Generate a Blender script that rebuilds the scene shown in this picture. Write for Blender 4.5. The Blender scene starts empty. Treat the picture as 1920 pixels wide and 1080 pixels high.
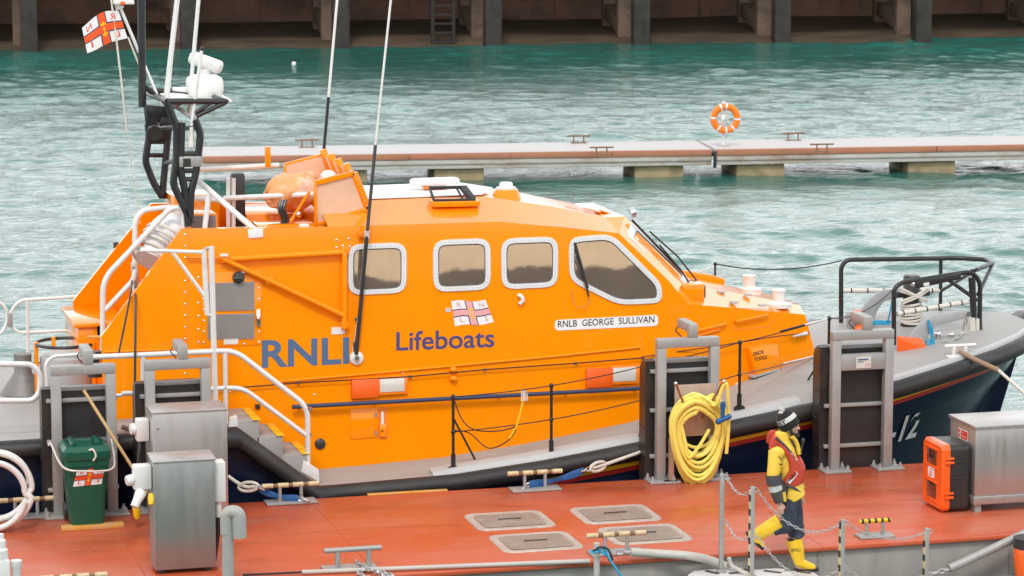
import bpy, bmesh, math, random
import numpy as np
from math import radians, sin, cos, tan, pi, atan, sqrt
from mathutils import Vector, Matrix
random.seed(7)
S = bpy.context.scene
COL = S.collection
# ------------------------------------------------------------------ camera, sky, sun, exposure
FPX, YAW, PITCH = 5650.0, radians(15.0), atan(874/5650.0)
CAM = Vector((-9.402, -35.088, 8.75))
FW = Vector((sin(YAW)*cos(PITCH), cos(YAW)*cos(PITCH), -sin(PITCH)))
RT = Vector((cos(YAW), -sin(YAW), 0))
UP = RT.cross(FW)
cam = bpy.data.cameras.new('camera'); cam_ob = bpy.data.objects.new('camera', cam); COL.objects.link(cam_ob)
cam_ob.matrix_world = Matrix((( RT.x, UP.x, -FW.x, CAM.x), (RT.y, UP.y, -FW.y, CAM.y), (RT.z, UP.z, -FW.z, CAM.z), (0, 0, 0, 1)))
cam.sensor_width = 36.0; cam.lens = FPX/1920*36; cam.clip_end = 2000; cam.clip_start = .5
cam.dof.use_dof = True; cam.dof.focus_distance = 36.5; cam.dof.aperture_fstop = 5.0
S.camera = cam_ob
S.render.resolution_x, S.render.resolution_y = 1024, 576
S.view_settings.view_transform = 'Standard'; S.view_settings.look = 'None'
S.view_settings.gamma = 1; S.view_settings.use_curve_mapping = False
S.view_settings.exposure = 0.45
S.cycles.use_denoising = True
S.cycles.max_bounces = 8; S.cycles.glossy_bounces = 4; S.cycles.transparent_max_bounces = 6
S.cycles.caustics_reflective = False; S.cycles.caustics_refractive = False
SUN_EL, SUN_AZ = radians(52), radians(200)          # azimuth clockwise from +Y
world = bpy.data.worlds.new('World'); S.world = world; world.use_nodes = True
nt = world.node_tree; nt.nodes.clear()
sky = nt.nodes.new('ShaderNodeTexSky'); sky.sky_type = 'NISHITA'; sky.sun_disc = False
sky.sun_elevation = SUN_EL; sky.sun_rotation = SUN_AZ; sky.dust_density = 4.0; sky.air_density = 1.2; sky.ozone_density = 1.0
# overcast: the blue sky seen through a thick, nearly even cloud layer
hsv = nt.nodes.new('ShaderNodeHueSaturation'); hsv.inputs['Saturation'].default_value = 0.3
ctc = nt.nodes.new('ShaderNodeTexCoord'); cmp_ = nt.nodes.new('ShaderNodeMapping'); cmp_.inputs['Scale'].default_value = (1, 1, 3)
cn = nt.nodes.new('ShaderNodeTexNoise'); cn.inputs['Scale'].default_value = 1.6; cn.inputs['Detail'].default_value = 5
cr_ = nt.nodes.new('ShaderNodeValToRGB'); cr_.color_ramp.elements[0].position = .3; cr_.color_ramp.elements[1].position = .7
cr_.color_ramp.elements[0].color = (6.8, 7.0, 7.2, 1); cr_.color_ramp.elements[1].color = (9.6, 9.6, 9.6, 1)
cmix = nt.nodes.new('ShaderNodeMix'); cmix.data_type = 'RGBA'; cmix.inputs[0].default_value = .85
bg = nt.nodes.new('ShaderNodeBackground'); bg.inputs['Strength'].default_value = 0.13
wo = nt.nodes.new('ShaderNodeOutputWorld')
nt.links.new(sky.outputs[0], hsv.inputs['Color']); nt.links.new(hsv.outputs[0], cmix.inputs[6])
nt.links.new(ctc.outputs['Generated'], cmp_.inputs['Vector']); nt.links.new(cmp_.outputs[0], cn.inputs['Vector'])
nt.links.new(cn.outputs['Fac'], cr_.inputs[0]); nt.links.new(cr_.outputs[0], cmix.inputs[7])
# the cloud is thinner and brighter low down, heavier overhead
csep = nt.nodes.new('ShaderNodeSeparateXYZ'); nt.links.new(ctc.outputs['Generated'], csep.inputs[0])
cmr = nt.nodes.new('ShaderNodeMapRange'); cmr.inputs[1].default_value = .02; cmr.inputs[2].default_value = .75; cmr.inputs[3].default_value = 1.62; cmr.inputs[4].default_value = .72; nt.links.new(csep.outputs['Z'], cmr.inputs[0])
cmul = nt.nodes.new('ShaderNodeMix'); cmul.data_type = 'RGBA'; cmul.blend_type = 'MULTIPLY'; cmul.inputs[0].default_value = 1
nt.links.new(cmix.outputs[2], cmul.inputs[6]); nt.links.new(cmr.outputs[0], cmul.inputs[7])
nt.links.new(cmul.outputs[2], bg.inputs[0]); nt.links.new(bg.outputs[0], wo.inputs[0])
sun = bpy.data.lights.new('sun', 'SUN'); sun.energy = 1.15; sun.angle = radians(11); sun.color = (1.0, .96, .9)
sun_ob = bpy.data.objects.new('sun', sun); COL.objects.link(sun_ob)
sd = Vector((sin(SUN_AZ)*cos(SUN_EL), cos(SUN_AZ)*cos(SUN_EL), sin(SUN_EL)))
sun_ob.rotation_euler = sd.to_track_quat('Z', 'Y').to_euler()

# ------------------------------------------------------------------ measuring helpers (survey of the place: sight line meets a known plane)
def ray(px, py): return FW + RT*((px-960)/FPX) + UP*((540-py)/FPX)
def atz(px, py, z): d = ray(px, py); return CAM + d*((z-CAM.z)/d.z)
def atv(px, py, v): d = ray(px, py); return CAM + d*((v-CAM.y)/d.y)
def atp(px, py, p0, n): d = ray(px, py); n = Vector(n); return CAM + d*((Vector(p0)-CAM).dot(n)/d.dot(n))
TILT = tan(radians(7))
W1P, W1N = Vector((0, 1.3, 1.1)), Vector((0, -1, TILT)).normalized()
CR = 2.5
W2P = Vector((CR, 1.3, 1.1)); W2N = Vector((1, .35, 0)).cross(Vector((0, TILT, 1))).normalized()
if W2N.y > 0: W2N = -W2N
def atw(px, py, off=0.0): return atp(px, py, W1P + W1N*off, W1N)
def atw2(px, py, off=0.0): return atp(px, py, W2P + W2N*off, W2N)
def wallv(x, z): return 1.3 + (z-1.1)*TILT + max(0, x-CR)*.35
VC = 2.95
def far(p): return Vector((p[0], 2*VC-p[1], p[2]))

# ------------------------------------------------------------------ materials
MATS = {}
def mat(name, col, rough=.5, metal=0.0, coat=0.0, var=.12, vscale=3.0, bump=0.0, bscale=40.0, spec=.5, dirt=None, dscale=2.0, damt=.5, rvar=.08, stretch=(1, 1, 1), coatr=.06):
    m = bpy.data.materials.new(name); m.use_nodes = True; n = m.node_tree; N = n.nodes; L = n.links
    b = N['Principled BSDF']
    tc = N.new('ShaderNodeTexCoord'); mp = N.new('ShaderNodeMapping'); mp.inputs['Scale'].default_value = stretch
    L.new(tc.outputs['Object'], mp.inputs['Vector'])
    nz = N.new('ShaderNodeTexNoise'); nz.inputs['Scale'].default_value = vscale; nz.inputs['Detail'].default_value = 6; nz.inputs['Roughness'].default_value = .65
    L.new(mp.outputs[0], nz.inputs['Vector'])
    r = N.new('ShaderNodeMapRange'); r.inputs[1].default_value = .25; r.inputs[2].default_value = .75
    r.inputs[3].default_value = 1-var; r.inputs[4].default_value = 1+var
    L.new(nz.outputs['Fac'], r.inputs[0])
    mul = N.new('ShaderNodeMix'); mul.data_type = 'RGBA'; mul.blend_type = 'MULTIPLY'; mul.inputs[0].default_value = 1
    mul.inputs[6].default_value = (*col, 1); L.new(r.outputs[0], mul.inputs[7])
    out = mul.outputs[2]
    if dirt:
        nd = N.new('ShaderNodeTexNoise'); nd.inputs['Scale'].default_value = dscale; nd.inputs['Detail'].default_value = 8; nd.inputs['Roughness'].default_value = .7
        L.new(mp.outputs[0], nd.inputs['Vector'])
        rr = N.new('ShaderNodeMapRange'); rr.inputs[1].default_value = .5; rr.inputs[2].default_value = .68; rr.inputs[3].default_value = 0; rr.inputs[4].default_value = damt
        L.new(nd.outputs['Fac'], rr.inputs[0])
        mx = N.new('ShaderNodeMix'); mx.data_type = 'RGBA'; L.new(rr.outputs[0], mx.inputs[0]); L.new(out, mx.inputs[6]); mx.inputs[7].default_value = (*dirt, 1)
        out = mx.outputs[2]
    L.new(out, b.inputs['Base Color'])
    r2 = N.new('ShaderNodeMapRange'); r2.inputs[1].default_value = .3; r2.inputs[2].default_value = .7
    r2.inputs[3].default_value = max(.02, rough-rvar); r2.inputs[4].default_value = min(1, rough+rvar)
    L.new(nz.outputs['Fac'], r2.inputs[0]); L.new(r2.outputs[0], b.inputs['Roughness'])
    b.inputs['Metallic'].default_value = metal; b.inputs['Specular IOR Level'].default_value = spec
    b.inputs['Coat Weight'].default_value = coat; b.inputs['Coat Roughness'].default_value = coatr
    if bump:
        nb = N.new('ShaderNodeTexNoise'); nb.inputs['Scale'].default_value = bscale; nb.inputs['Detail'].default_value = 4
        L.new(mp.outputs[0], nb.inputs['Vector'])
        bp = N.new('ShaderNodeBump'); bp.inputs['Strength'].default_value = bump; bp.inputs['Distance'].default_value = .02
        L.new(nb.outputs['Fac'], bp.inputs['Height']); L.new(bp.outputs[0], b.inputs['Normal'])
    MATS[name] = m
    return m
M = {}
M['orange'] = mat('orange_gloss_paint', (.95, .275, .0), .3, coat=1.0, spec=.05, var=.04, vscale=.8, bump=.012, bscale=1.5, rvar=.05, coatr=.05, dirt=(.66, .19, .01), dscale=1.6, damt=.22, stretch=(1, 1, .35))
M['orange'].node_tree.nodes['Principled BSDF'].inputs['Coat IOR'].default_value = 1.38
M['orangeroof'] = mat('orange_wet_roof_paint', (.93, .26, .004), .3, coat=1.0, spec=.05, var=.04, bump=.02, bscale=2.5, coatr=.12, dirt=(.85, .27, .05), dscale=2, damt=.3)
M['orangeroof'].node_tree.nodes['Principled BSDF'].inputs['Coat IOR'].default_value = 2.35
M['orange2'] = mat('orange_satin_paint', (.9, .22, .004), .35, coat=.4, var=.06)
M['redorange'] = mat('red_orange_lamp_cover', (.82, .115, .005), .4, var=.05)
M['white'] = mat('white_paint', (.78, .78, .77), .35, coat=.3, var=.05, dirt=(.5, .48, .45), dscale=6, damt=.25)
M['whitemetal'] = mat('white_rail_paint', (.74, .74, .73), .3, coat=.4, var=.05, dirt=(.45, .42, .38), dscale=9, damt=.3)
M['winframe'] = mat('window_frame_alloy', (.7, .72, .74), .4, metal=.25, var=.06, vscale=10)
M['roofwhite'] = mat('nonslip_white', (.75, .76, .78), .6, var=.06, bump=.05, bscale=200)
M['deckgrey'] = mat('grey_nonslip_deck', (.33, .322, .314), .55, var=.12, vscale=2.0, bump=.06, bscale=250, dirt=(.25, .24, .23), dscale=1.5, damt=.4, stretch=(.5, 1, 1))
M['toerail'] = mat('pale_grey_paint', (.44, .45, .455), .5, var=.08, dirt=(.42, .41, .4), dscale=4, damt=.35)
M['black'] = mat('black_rubber', (.018, .017, .017), .48, var=.3, vscale=5, bump=.08, bscale=30, dirt=(.07, .065, .06), dscale=3, damt=.5, stretch=(.3, 1, 1))
M['fender'] = mat('worn_fender_rubber', (.024, .021, .02), .42, var=.3, vscale=4, bump=.1, bscale=18, dirt=(.085, .06, .045), dscale=1.6, damt=.6)
M['blackmetal'] = mat('black_powder_coat', (.02, .021, .023), .38, var=.2)
M['navy'] = mat('navy_hull_paint', (.009, .014, .038), .3, coat=.15, spec=.15, var=.1, vscale=1.5, bump=.03, bscale=3, dirt=(.02, .028, .055), dscale=2.5, damt=.3)
M['navysat'] = mat('navy_nonslip_panel', (.03, .045, .10), .5, var=.25, vscale=60)
M['yellow'] = mat('yellow_band', (.85, .52, .01), .35, coat=.4, var=.06)
M['red'] = mat('red_band', (.42, .02, .015), .35, coat=.4, var=.06)
M['navytext'] = mat('navy_lettering', (.06, .05, .17), .4, var=.05)
M['bluetext'] = mat('blue_lettering', (.07, .13, .24), .4, var=.06)
M['inkblack'] = mat('black_lettering', (.012, .012, .014), .5, var=.05)
M['steel'] = mat('galvanised_steel', (.38, .38, .37), .5, metal=.35, var=.15, vscale=8, bump=.04, bscale=60, dirt=(.27, .25, .23), dscale=4, damt=.45)
M['stainless'] = mat('brushed_stainless', (.50, .485, .475), .36, metal=.75, var=.05, vscale=2, bump=.02, bscale=30, stretch=(5, 5, .4), dirt=(.42, .36, .33), dscale=.6, damt=.5)
M['stainlessdark'] = mat('dull_stainless', (.36, .37, .36), .40, metal=.8, var=.10, vscale=1.6, bump=.02, bscale=30, stretch=(4, 4, .5))
M['darksteel'] = mat('dark_weathered_steel', (.20, .19, .185), .55, metal=.3, var=.2, vscale=8)
M['chrome'] = mat('polished_metal', (.7, .7, .7), .18, metal=1, var=.05)
M['rust'] = mat('rusty_metal', (.20, .11, .06), .75, var=.4, vscale=12, bump=.2, bscale=40)
M['copper'] = mat('copper_rod', (.42, .2, .12), .4, metal=.6, var=.2, vscale=12)
M['plate'] = mat('bronzed_plate', (.5, .37, .30), .4, metal=.55, var=.14, vscale=4)
M['green'] = mat('green_bin_plastic', (.002, .085, .05), .34, var=.1, vscale=5)
M['wood'] = mat('pale_timber', (.52, .33, .15), .6, var=.2, vscale=10, stretch=(1, 1, 6))
M['yellowtimber'] = mat('yellow_painted_timber', (.62, .30, .05), .6, var=.2, vscale=10, dirt=(.45, .35, .25), dscale=8, damt=.7)
M['cream'] = mat('worn_cream_paint', (.62, .50, .30), .55, var=.15, vscale=15, dirt=(.3, .2, .1), dscale=25, damt=.6)
M['hose'] = mat('yellow_hose', (.86, .72, .15), .42, var=.06, vscale=10)
M['whitehose'] = mat('white_hose', (.68, .68, .66), .45, var=.08)
M['blueplastic'] = mat('blue_plastic', (.01, .10, .26), .4, var=.08)
M['bluerope'] = mat('blue_rope', (.03, .32, .55), .7, var=.2, vscale=60)
M['bluestrap'] = mat('blue_webbing', (.02, .11, .32), .6, var=.2, vscale=30)
M['whiterope'] = mat('white_rope', (.66, .63, .57), .8, var=.2, vscale=50, bump=.4, bscale=90)
M['brownrope'] = mat('brown_rope', (.33, .22, .15), .85, var=.3, vscale=40, bump=.4, bscale=90)
M['greyplastic'] = mat('grey_plastic_pipe', (.48, .47, .44), .45, var=.1, dirt=(.5, .36, .2), dscale=6, damt=.4)
M['whiteplastic'] = mat('white_plastic', (.72, .71, .70), .35, var=.05)
M['louvre'] = mat('grey_louvre', (.30, .28, .27), .45, metal=.3, var=.1)
M['chain'] = mat('galvanised_chain', (.46, .46, .46), .45, metal=.5, var=.2, vscale=30)
M['cloth_orange'] = mat('orange_cover', (.80, .36, .14), .5, var=.15, vscale=6, bump=.5, bscale=7, dirt=(.78, .68, .60), dscale=2.2, damt=.95)
M['flagorange'] = mat('flag_orange_red', (.85, .095, .012), .7, var=.05)
M['flagwhite'] = mat('flag_white', (.78, .77, .78), .75, var=.04)
M['flagnavy'] = mat('flag_navy', (.03, .04, .12), .7, var=.05)
M['flagyellow'] = mat('flag_yellow', (.9, .5, .01), .7, var=.05)
M['palepink'] = mat('pale_red_vinyl', (.72, .36, .36), .45, var=.05)
M['paleletter'] = mat('pale_brown_lettering', (.62, .42, .38), .5, var=.05)
M['redsign'] = mat('red_sign', (.75, .05, .02), .4, var=.04)
M['lampglass'] = mat('frosted_lamp_glass', (.62, .60, .56), .2, coat=.5, var=.06, vscale=40)
M['boxorange'] = mat('orange_plastic', (.90, .12, .008), .3, coat=.4, var=.05)
M['boxblack'] = mat('black_plastic', (.03, .028, .028), .38, var=.15)
M['smoke'] = mat('smoked_glass', (.10, .03, .02), .08, coat=1, var=.1)
M['clear'] = mat('frosted_screen', (.78, .52, .36), .2, coat=1, var=.1)
# --- window glass: a coated, strongly mirroring pane
g = mat('coated_window_glass', (.80, .68, .56), .012, metal=.88, var=.10, vscale=2, rvar=.004, bump=.012, bscale=1.6)
M['glass'] = g
M['darkglass'] = mat('windscreen_glass', (.25, .30, .33), .05, metal=.6, var=.4, vscale=3, rvar=.02, bump=.02, bscale=2)

# ------------------------------------------------------------------ mesh helpers
class MB:
    def __init__(s): s.v = []; s.f = []
    def _a(s, vs, fs):
        o = len(s.v); s.v += [Vector(p) for p in vs]; s.f += [tuple(i+o for i in f) for f in fs]; return s
    def poly(s, pts): return s._a(pts, [tuple(range(len(pts)))])
    def prism(s, pts, vec):
        n = len(pts); vec = Vector(vec); a = [Vector(p) for p in pts]
        return s._a(a + [p+vec for p in a], [tuple(range(n))[::-1], tuple(range(n, 2*n))] + [(i, (i+1) % n, n+(i+1) % n, n+i) for i in range(n)])
    def box(s, c, d, m=None):
        c = Vector(c); hx, hy, hz = d[0]/2, d[1]/2, d[2]/2
        vs = [Vector((x, y, z)) for x in (-hx, hx) for y in (-hy, hy) for z in (-hz, hz)]
        if m is not None: vs = [m @ p for p in vs]
        return s._a([p+c for p in vs], [(0, 1, 3, 2), (4, 6, 7, 5), (0, 4, 5, 1), (2, 3, 7, 6), (0, 2, 6, 4), (1, 5, 7, 3)])
    def span(s, a, b): 
        a = Vector(a); b = Vector(b); return s.box((a+b)/2, [abs(t) for t in (b-a)])
    def bar(s, a, b, w, h, up=(0, 0, 1)):
        a = Vector(a); b = Vector(b); x = (b-a).normalized(); u = Vector(up)
        if abs(x.dot(u)) > .98: u = Vector((0, 1, 0))
        y = u.cross(x).normalized(); z = x.cross(y)
        m = Matrix((x, y, z)).transposed()
        return s.box((a+b)/2, ((b-a).length, w, h), m)
    def tube(s, pts, r, n=8, closed=False, caps=True):
        P = [Vector(p) for p in pts]; k = len(P)
        R = r if isinstance(r, (list, tuple)) else [r]*k
        T = []
        for i in range(k):
            a = P[(i-1) % k] if (closed or i > 0) else P[i]; b = P[(i+1) % k] if (closed or i < k-1) else P[i]
            t = (b-a); T.append(t.normalized() if t.length > 1e-9 else Vector((0, 0, 1)))
        u = Vector((0, 0, 1)) if abs(T[0].z) < .9 else Vector((1, 0, 0))
        nrm = (u - T[0]*u.dot(T[0])).normalized(); vs = []
        for i in range(k):
            nrm = nrm - T[i]*nrm.dot(T[i]); nrm = nrm.normalized() if nrm.length > 1e-6 else T[i].orthogonal().normalized()
            bn = T[i].cross(nrm)
            for j in range(n):
                a = 2*pi*j/n; vs.append(P[i] + (nrm*cos(a)+bn*sin(a))*R[i])
        fs = []
        for i in range(k if closed else k-1):
            i2 = (i+1) % k
            for j in range(n): fs.append((i*n+j, i*n+(j+1) % n, i2*n+(j+1) % n, i2*n+j))
        if caps and not closed: fs += [tuple(range(n))[::-1], tuple(range((k-1)*n, k*n))]
        return s._a(vs, fs)
    def cyl(s, a, b, r, r2=None, n=14): return s.tube([a, b], [r, r if r2 is None else r2], n)
    def lathe(s, prof, c=(0, 0, 0), axis=(0, 0, 1), n=24):
        c = Vector(c); z = Vector(axis).normalized(); x = z.orthogonal().normalized(); y = z.cross(x); vs = []
        for r, h in prof:
            for j in range(n):
                a = 2*pi*j/n; vs.append(c + z*h + (x*cos(a)+y*sin(a))*max(r, 1e-4))
        k = len(prof); fs = [(i*n+j, i*n+(j+1) % n, (i+1)*n+(j+1) % n, (i+1)*n+j) for i in range(k-1) for j in range(n)]
        fs += [tuple(range(n))[::-1], tuple(range((k-1)*n, k*n))]
        return s._a(vs, fs)
    def loft(s, rings, closed=True, caps=True):
        n = len(rings[0]); vs = [p for r in rings for p in r]; fs = []
        for i in range(len(rings)-1):
            for j in range(n if closed else n-1):
                fs.append((i*n+j, i*n+(j+1) % n, (i+1)*n+(j+1) % n, (i+1)*n+j))
        if caps and closed: fs += [tuple(range(n))[::-1], tuple(range((len(rings)-1)*n, len(rings)*n))]
        return s._a(vs, fs)
    def sphere(s, c, r, n=16, m=10):
        c = Vector(c); rr = r if isinstance(r, (tuple, list)) else (r, r, r)
        rings = []
        for i in range(m+1):
            t = pi*i/m; q = max(sin(t), 1e-3)
            rings.append([c+Vector((rr[0]*q*cos(2*pi*j/n), rr[1]*q*sin(2*pi*j/n), -rr[2]*cos(t))) for j in range(n)])
        return s.loft(rings)
    def build(s, name, m, parent=None, bevel=0.0, seg=2, sharp=38, loc=None, smooth=True, merge=1e-5):
        me = bpy.data.meshes.new(name)
        o = bpy.data.objects.new(name, me)
        base = Vector((0, 0, 0))
        if parent is not None:
            base = Vector(parent.get('_b', (0, 0, 0))); o['_b'] = tuple(base); o.parent = parent
        elif loc is not None:
            base = Vector(loc); o.location = base; o['_b'] = tuple(base)
        me.from_pydata([p-base for p in s.v], [], s.f)
        bm = bmesh.new(); bm.from_mesh(me)
        bmesh.ops.remove_doubles(bm, verts=bm.verts, dist=merge)
        bmesh.ops.recalc_face_normals(bm, faces=bm.faces)
        if bevel:
            es = [e for e in bm.edges if len(e.link_faces) == 2 and e.calc_face_angle(0) > radians(28)]
            if es: bmesh.ops.bevel(bm, geom=es, offset=bevel, segments=seg, affect='EDGES', clamp_overlap=True, profile=.5)
        bm.to_mesh(me); bm.free()
        if smooth:
            me.shade_smooth(); me.set_sharp_from_angle(angle=radians(sharp))
        if m is not None: me.materials.append(m)
        COL.objects.link(o)
        return o
def thing(name, label, cat, loc, group=None):
    o = bpy.data.objects.new(name, None); COL.objects.link(o); o.empty_display_size = .2
    o.location = loc; o['_b'] = tuple(loc); o['label'] = label; o['category'] = cat
    if group: o['group'] = group
    return o
def tag(o, label, cat, group=None):
    o['label'] = label; o['category'] = cat
    if group: o['group'] = group
    return o
def structure(o): o['kind'] = 'structure'; return o
def copy_thing(src, loc, rz=0.0, label=None, name=None):
    def cp(o, par):
        c = o.copy(); COL.objects.link(c); c.parent = par
        for ch in [q for q in o.children]: cp(ch, c)
        return c
    c = cp(src, None); c.location = loc; c.rotation_euler = (0, 0, rz); c['_b'] = tuple(loc)
    if label: c['label'] = label
    return c
def fillet(pts, r, n=5, closed=False):
    P = [Vector(p) for p in pts]; out = []
    for i, p in enumerate(P):
        if not closed and i in (0, len(P)-1): out.append(p); continue
        a = P[i-1]; b = P[(i+1) % len(P)]
        da = (a-p); db = (b-p); rr = min(r, da.length*.48, db.length*.48)
        s0 = p+da.normalized()*rr; s1 = p+db.normalized()*rr
        for k in range(n+1):
            t = k/n; out.append(s0*(1-t)**2 + p*2*t*(1-t) + s1*t*t)
    return out
def spline(pts, n=8, closed=False):
    P = [Vector(p) for p in pts]; k = len(P); out = []
    for i in range(k if closed else k-1):
        g = (lambda q: P[q % k]) if closed else (lambda q: P[max(0, min(k-1, q))])
        p0, p1, p2, p3 = g(i-1), g(i), g(i+1), g(i+2)
        for j in range(n):
            t = j/n
            out.append(.5*((2*p1)+(p2-p0)*t+(2*p0-5*p1+4*p2-p3)*t*t+(3*p1-p0-3*p2+p3)*t**3))
    if not closed: out.append(P[-1])
    return out
def sag(a, b, d, n=14):
    a = Vector(a); b = Vector(b)
    return [a.lerp(b, t/n) - Vector((0, 0, d*4*(t/n)*(1-t/n))) for t in range(n+1)]
def chain_mb(path, pitch=.045, r=.006, w=.016):
    mb = MB(); P = [Vector(p) for p in path]; L = [0]
    for a, b in zip(P, P[1:]): L.append(L[-1]+(b-a).length)
    n = max(2, int(L[-1]/pitch)); 
    def at(d):
        for i in range(len(P)-1):
            if d <= L[i+1]+1e-9: return P[i].lerp(P[i+1], (d-L[i])/max(1e-9, L[i+1]-L[i])), (P[i+1]-P[i]).normalized()
        return P[-1], (P[-1]-P[-2]).normalized()
    for k in range(n):
        c, t = at((k+.5)*L[-1]/n)
        s1 = t.cross(Vector((0, 0, 1))); s1 = s1.normalized() if s1.length > .01 else Vector((1, 0, 0)); s2 = t.cross(s1)
        s = s1 if k % 2 else s2; h = pitch*.5+r
        mb.tube([c + t*h*cos(q)*1.0 + s*w*sin(q)*.9 for q in [2*pi*i/10 for i in range(10)]], r, 5, closed=True)
    return mb
def text_geo(s, bold=0.0, space=1.0, shear=0.0):
    """lettering as flat polygons in a unit box: x 0..w/h, y 0..1 (cap height)"""
    cu = bpy.data.curves.new('lettering', 'FONT'); cu.body = s; cu.size = 1; cu.offset = bold; cu.space_character = space; cu.shear = shear; cu.resolution_u = 4
    ob = bpy.data.objects.new('lettering', cu); COL.objects.link(ob)
    bpy.context.view_layer.update()
    dg = bpy.context.evaluated_depsgraph_get(); me = bpy.data.meshes.new_from_object(ob.evaluated_get(dg))
    vs = [v.co.copy() for v in me.vertices]; fs = [tuple(p.vertices) for p in me.polygons]
    COL.objects.unlink(ob); bpy.data.objects.remove(ob); bpy.data.curves.remove(cu); bpy.data.meshes.remove(me)
    x0 = min(v.x for v in vs); x1 = max(v.x for v in vs); y0 = min(v.y for v in vs); y1 = max(v.y for v in vs)
    return vs, fs, (x0, y0, x1, y1)
def lettering(name, s, fn, m, parent, bold=0.0, space=1.0, shear=0.0, loc=None):
    """fn(a, b) maps a, b in 0..1 across the lettering's box to a point on the surface"""
    vs, fs, (x0, y0, x1, y1) = text_geo(s, bold, space, shear)
    mb = MB(); mb._a([fn((v.x-x0)/(x1-x0), (v.y-y0)/(y1-y0)) for v in vs], fs)
    return mb.build(name, m, parent, smooth=False, loc=loc)
def quadmap(p00, p10, p11, p01):
    p00, p10, p11, p01 = map(Vector, (p00, p10, p11, p01))
    return lambda a, b: p00*(1-a)*(1-b)+p10*a*(1-b)+p11*a*b+p01*(1-a)*b
def rounded(w, h, r, n=5):
    out = []
    for cx, cy, a0 in ((w/2-r, h/2-r, 0), (-w/2+r, h/2-r, 90), (-w/2+r, -h/2+r, 180), (w/2-r, -h/2+r, 270)):
        for k in range(n+1):
            a = radians(a0+90*k/n); out.append((cx+r*cos(a), cy+r*sin(a)))
    return out
def rivets(pts, nrm, r=.008):
    mb = MB(); nrm = Vector(nrm)
    for p in pts: mb.lathe([(r, -.002), (r, .003), (r*.6, .006)], p, nrm, 8)
    return mb
def flag_parts(fn, nrm, parent, pale=False, mirror=False):
    """white flag with the blue-edged red cross, crown and anchor and the four letters; fn(a,b) on the cloth, nrm its outward normal"""
    N = Vector(nrm)
    def patch(a0, b0, a1, b1, off, n=8):
        mb = MB(); rows = [[fn(a0+(a1-a0)*i/n, b0+(b1-b0)*j/n)+N*off for i in range(n+1)] for j in range(n+1)]
        return mb.loft(rows, closed=False, caps=False)
    e = MB()
    for q in ((.385, 0, .615, 1), (0, .345, 1, .655)): 
        p = patch(*q, .003); e._a(p.v, p.f)
    e.build('cross_edging', M['flagnavy'], parent, smooth=False)
    c = patch(.41, 0, .59, 1, .006); d = patch(0, .385, 1, .615, .0062); c._a(d.v, d.f)
    c.build('cross', M['palepink'] if pale else M['flagorange'], parent, smooth=False)
    L = M['paleletter'] if pale else M['redsign']
    for ch, a, b in (('R', .14, .72), ('N', .78, .72), ('L', .15, .12), ('I', .83, .12)):
        w = .04 if ch == 'I' else .13
        if mirror: f2 = (lambda s, t, a=a, b=b, w=w: fn(a+w*(1-s), b+.2*t)+N*.005)
        else: f2 = (lambda s, t, a=a, b=b, w=w: fn(a+w*s, b+.2*t)+N*.005)
        lettering('letter', ch, f2, L, parent)
    k = MB()
    cr = [(.43, .60), (.42, .70), (.455, .65), (.5, .74), (.545, .65), (.58, .70), (.57, .60)]
    k.poly([fn(a, b)+N*.009 for a, b in cr])
    an = [(.485, .55), (.515, .55), (.515, .32), (.56, .36), (.575, .33), (.5, .24), (.425, .33), (.44, .36), (.485, .32)]
    k.poly([fn(a, b)+N*.009 for a, b in an])
    k.poly([fn(a, b)+N*.0092 for a, b in ((.455, .47), (.545, .47), (.545, .50), (.455, .50))])
    k.build('crown_and_anchor', M['flagyellow'], parent, smooth=False)
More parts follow.
